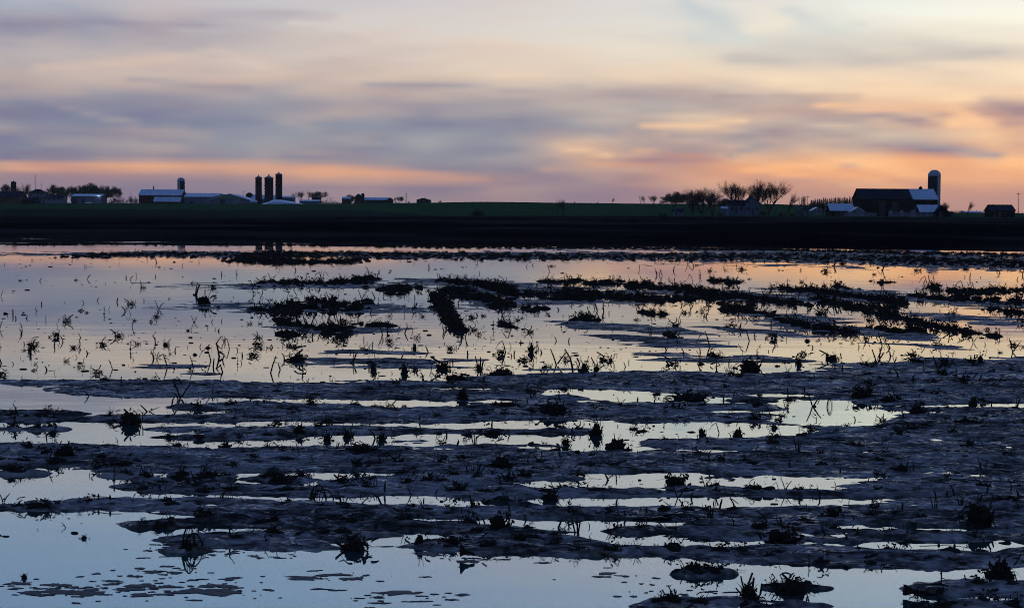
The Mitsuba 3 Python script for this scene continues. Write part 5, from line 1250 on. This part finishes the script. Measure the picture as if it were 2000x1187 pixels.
for k, (dy, hh) in enumerate(((-7, 0), (-5.5, .45), (-3.4, .84), (0, 1), (4, .8), (8, 0))):
    rows.append(np.stack([pr[:, 0], np.full(40, LD - 30 + dy), gz + np.maximum(pr[:, 2] - gz, .1) * hh * (1 + .08 * rg.normal(size=40) * (0 < hh < 1))], 1))
part(t, 'plastic_sheet', (np.array(rows).reshape(-1, 3), grid_faces(6, 40)), 'plastic_white', 60)
for k in range(16):
    i = 6 + 2 * k; q = rows[1][min(i, 39)] * .5 + rows[0][min(i, 39)] * .5
    a = np.linspace(0, 2 * np.pi, 11)
    part(t, 'tyre', tube(np.stack([q[0] + .5 * np.cos(a), q[1] - .1 + .3 * np.sin(a), q[2] + .1 + .4 * np.sin(a)], 1), .17, 6, False), 'tyre_black')
barn('long_low_shed', 'long low pale walled shed right of the white silage pile', 'shed', 585, 623, 390.5, 393, 399, LD - 10, 9, 'x', 'wall_pale_skylit', 'roof_metal_skylit')
barn('flat_dark_building', 'small dark box of a building above the long low shed', 'building', 609, 625, 384.3, 386, 396, LD + 20, 8, 'x', 'wall_dark', 'roof_dark')
tree('vase3', 'dark bare tree right of the rightmost dark silo', 588, 14, 370.5, 394, LD + 60)
tree('thin', 'thin bare tree beside the dark one right of the silos', 603, 12, 370, 394, LD + 60, 70)
tree('thin2', 'low bare tree left of the dark one right of the silos', 577, 12, 376, 394, LD + 62, 20)
tree('round3', 'low spreading bare tree behind the small dark box building', 622, 22, 376, 393, LD + 70, 20)
# far farm left of the middle
MD = 1480.0
barn('far_pale_shed', 'far small shed with a bluish roof at the left of the distant farm', 'shed', 668, 684, 384.6, 388, 396, MD, 12, 'x', 'wall_dark', 'roof_metal_skylit')
barn('far_dark_barn', 'far dark barn with its gable showing beside a small silo', 'barn', 692, 706, 379, 385.5, 396, MD, 16, 'y', 'wall_dark', 'roof_dark')
silo('far small dark silo beside the dark barn of the distant farm', 705, 711.6, 377.2, 380.2, 396, MD + 4, 'silo_stave', 'silo_stave', True)
barn('far_long_shed', 'far long shed with a bluish roof in the middle of the distant farm', 'shed', 712, 758, 386, 390.5, 396.5, MD, 14, 'x', 'wall_dark', 'roof_metal_skylit')
barn('far_end_barn', 'far dark barn end at the right of the distant farm', 'barn', 756, 766, 386.5, 390, 396.5, MD - 6, 14, 'y', 'wall_dark', 'roof_dark')
shrub('far dark tree line left of the distant farm', 648, 60, 385, 396, MD + 30, 500, 'needle', .5, 'far_woods', 'woods', kind='stuff', depth=18)
shrub('far dark hedge along the distant farm', 730, 90, 389, 397, MD - 40, 600, 'needle', .45, 'far_woods', 'woods', kind='stuff', depth=14)
tree('round', 'far round tree behind the bluish roofed shed of the distant farm', 683, 10, 381, 394, MD + 20)
tree('thin2', 'far thin tree right of the distant farm, left one', 774, 7, 385, 396, MD)
tree('round3', 'far low tree right of the distant farm, right one', 781, 10, 386.5, 396, MD, 60)
pole('utility_pole', 'lone tall pole on the ridge left of the middle', 793.2, 376.8, 396.3, 1250, arms=0, r=.3)
shrub('small bush at the foot of the lone tall pole', 798.5, 3.5, 391.5, 396.5, 1250, 60, 'needle', .25)
barn('ridge_shed', 'lone brown gabled shed on the ridge left of the middle', 'shed', 813.6, 839.7, 387, 390.8, 396.4, 1252, 18, 'y', 'wall_grey', 'roof_rust', doors=[(820, 826, 392, 'wall_dark'), (829, 835, 392, 'wall_dark')])
# === far left group
barn('long_dark_barn', 'long dark barn at the left edge of the photo with a lit tan gable end', 'barn', -14, 37, 373.8, 386, 394.6, 1150, 20, 'x', 'wall_tan', 'roof_dark', windows=[(8, 11, 388.5, 391, 'pane_dark'), (18, 21, 388.5, 391, 'pane_dark'), (28, 31, 388.5, 391, 'pane_dark')])
silo('small dark silo with a flat cap behind the long dark barn at the left edge', 20.4, 30.4, 352.8, 355.6, 395, 1185, 'silo_stave', 'silo_stave', False, None, hoops=5)
barn('small_dark_shed', 'small dark shed between the long dark barn and the white house at the left', 'shed', 42, 63, 387, 389.5, 395.5, 1140, 6, 'x', 'wall_dark', 'roof_dark')
t = thing('white_farmhouse', 'white house with a dark hipped roof under a tall mast at the left', 'house')
X0, X1, g, ze, zr = frame_of(55, 85, 369.2, 377, 393, 1165)
part(t, 'wall', box(X0, X1, 1165, 1177, g, ze), 'wall_white_skylit')
cx, cy = (X0 + X1) / 2, 1171
part(t, 'roof', (np.array([[X0 - .7, 1164.3, ze - .1], [X1 + .7, 1164.3, ze - .1], [X1 + .7, 1177.7, ze - .1], [X0 - .7, 1177.7, ze - .1], [cx - 1.6, cy, zr], [cx + 1.6, cy, zr]]), np.array([[0, 1, 5], [0, 5, 4], [1, 2, 5], [2, 3, 4], [2, 4, 5], [3, 0, 4], [0, 3, 2], [0, 2, 1]])), 'roof_dark')
for a, b, c, d in ((58, 62, 379, 382), (72, 76, 379, 382), (79, 82, 379, 382), (58, 62, 385, 389), (79, 82, 385, 389)):
    p0, p1 = sight(a, c, 1165), sight(b, d, 1165); opening(t, 'window', p0[0], p1[0], p1[2], p0[2], 1165, 'pane_dark')
p0, p1 = sight(67, 384, 1165), sight(78, 393, 1165); part(t, 'porch', box(p0[0], p1[0], 1162.6, 1164.97, g, p0[2]), 'wall_grey')
for lab, x, yt, r in (('tall thin mast rising above the white house at the left', 69, 341, .22), ('shorter thin mast right of the white house at the left', 81, 355, .14)):
    t = thing('radio_mast', lab, 'mast'); q = sight(x, 385, 1180); z = sight(x, yt, 1180)[2]; g = ground_z(q[0], 1180) - .3
    part(t, 'shaft', tube([[q[0], 1180, g], [q[0], 1180, z]], [r, r * .5], 6), 'metal_grey')
    for k in range(3):
        zz = z - 2 - 2.2 * k; part(t, 'antenna', tube([[q[0] - .9 + .2 * k, 1180, zz], [q[0] + .9 - .2 * k, 1180, zz]], .06, 4), 'metal_grey')
barn('low_dark_house', 'low house with a dark roof and pale wall behind bushes at the left', 'house', 88, 123, 380.5, 388, 394, 1160, 11, 'x', 'wall_white_skylit', 'roof_dark', windows=[(93, 97, 389.5, 392, 'pane_dark'), (103, 107, 389.5, 392, 'pane_dark'), (113, 116, 389.5, 392, 'pane_dark')])
t, B = barn('white_shed', 'long white metal shed with a lamp on its corner at the left', 'shed', 139, 197, 379.2, 383.2, 395, 1170, 18, 'x', 'wall_pale_skylit', 'roof_metal_skylit', doors=[(141, 151, 386, 'wall_grey'), (160, 165, 388, 'wall_grey')])
lx, lz = sight(193.5, 382.3, 1170)[0], sight(193.5, 382.3, 1170)[2]
labels[part(t, 'lamp_bracket', box(lx - .1, lx + .1, 1168.9, 1169.99, lz + .18, lz + .3), 'metal_grey')] = {}
labels.pop(t + '__lamp_bracket')
k = part(t, 'lamp', lathe([(.02, lz - .22), (.25, lz - .12), (.28, lz + .05), (.1, lz + .18)], lx, 1169.0, 10), 'wall_white_skylit', True)
scene[k]['emitter'] = {'type': 'area', 'radiance': rgb(40, 42, 44)}
t = thing('parked_car', 'tiny white car parked in front of the long white shed at the left', 'car')
q = sight(172, 394.6, 1160); g = ground_z(q[0], 1160)
part(t, 'body', join([box(q[0] - 2.2, q[0] + 2.2, 1159, 1160.8, g + .35, g + .95), prism([(q[0] - 1.5, g + .95), (q[0] + 1.6, g + .95), (q[0] + 1.0, g + 1.5), (q[0] - .9, g + 1.5)], 1159.1, 1160.7, 'y')]), 'plastic_white')
part(t, 'window', prism([(q[0] - 1.2, g + 1.0), (q[0] + 1.3, g + 1.0), (q[0] + .9, g + 1.42), (q[0] - .75, g + 1.42)], 1159.05, 1159.2, 'y'), 'pane_dark')
for s in (-1.35, 1.35):
    a = np.linspace(0, 2 * np.pi, 13); part(t, 'wheel', tube(np.stack([q[0] + s + .22 * np.cos(a), 0 * a + 1159.0, g + .33 + .22 * np.sin(a)], 1), .12, 6, False), 'tyre_black')
tree('round3', 'bare round tree behind the small dark silo at the left edge', 15, 14, 360, 392, 1200)
tree('vase2', 'bare tree between the small silo and the white house at the left', 43, 22, 354, 393, 1178, 30)
tree('round', 'round budding tree right of the white house at the left', 103, 25, 361, 392, 1178, 80)
shrub('dark rounded bush in front of the round budding tree at the left', 104, 20, 372, 391, 1164, 420, 'needle', .3)
tree('round3', 'pale bare tree left of the long white shed', 124, 16, 366, 392, 1200, 10)
tree('round', 'bare tree just behind the left end of the long white shed', 139, 18, 364, 392, 1202, 120)
for i, (x, w, yt) in enumerate(((157, 20, 362.5), (172, 26, 357.5), (186, 20, 362))):
    tree('round2', f"dense round tree behind the long white shed, {['left', 'middle and tallest', 'right'][i]} of the dark group", x, w, yt, 393, 1215 + 3 * i, 40 * i)
tree('round2', 'round dark tree right of the long white shed, left of two', 207, 18, 364, 396, 1190, 10)
tree('round', 'round dark tree right of the long white shed, right of two', 222, 20, 364.5, 396, 1186, 90)
shrub('dark bush below the two round trees right of the long white shed', 213, 11, 390.5, 396.5, 1170, 140, 'needle', .28)
shrub('far low tree line between the round trees and the red barn', 245, 60, 380, 393, 1420, 560, 'twig', .5, 'far_woods', 'woods', kind='stuff', depth=25)
shrub('bush left of the red barn', 262, 16, 374.5, 396, LD + 30, 300, 'twig', .3)
shrub('far woods behind the white house at the left', 90, 120, 384, 393, 1430, 700, 'twig', .5, 'far_woods', 'woods', kind='stuff', depth=25)


# ------------------------------------------------------------------ the evening air over the fields
scene['evening_air'] = {'type': 'homogeneous', 'albedo': rgb(.95, .95, .96), 'sigma_t': 3.5e-5}
scene['haze'] = {'type': 'cube', 'to_world': T().translate([0, 0, 16]).scale([3300, 3300, 24]), 'bsdf': {'type': 'null'}, 'interior': {'type': 'ref', 'id': 'evening_air'}}
labels['haze'] = {'kind': 'stuff', 'label': 'thin evening haze over the fields', 'category': 'haze'}
scene['camera']['medium'] = {'type': 'ref', 'id': 'evening_air'}
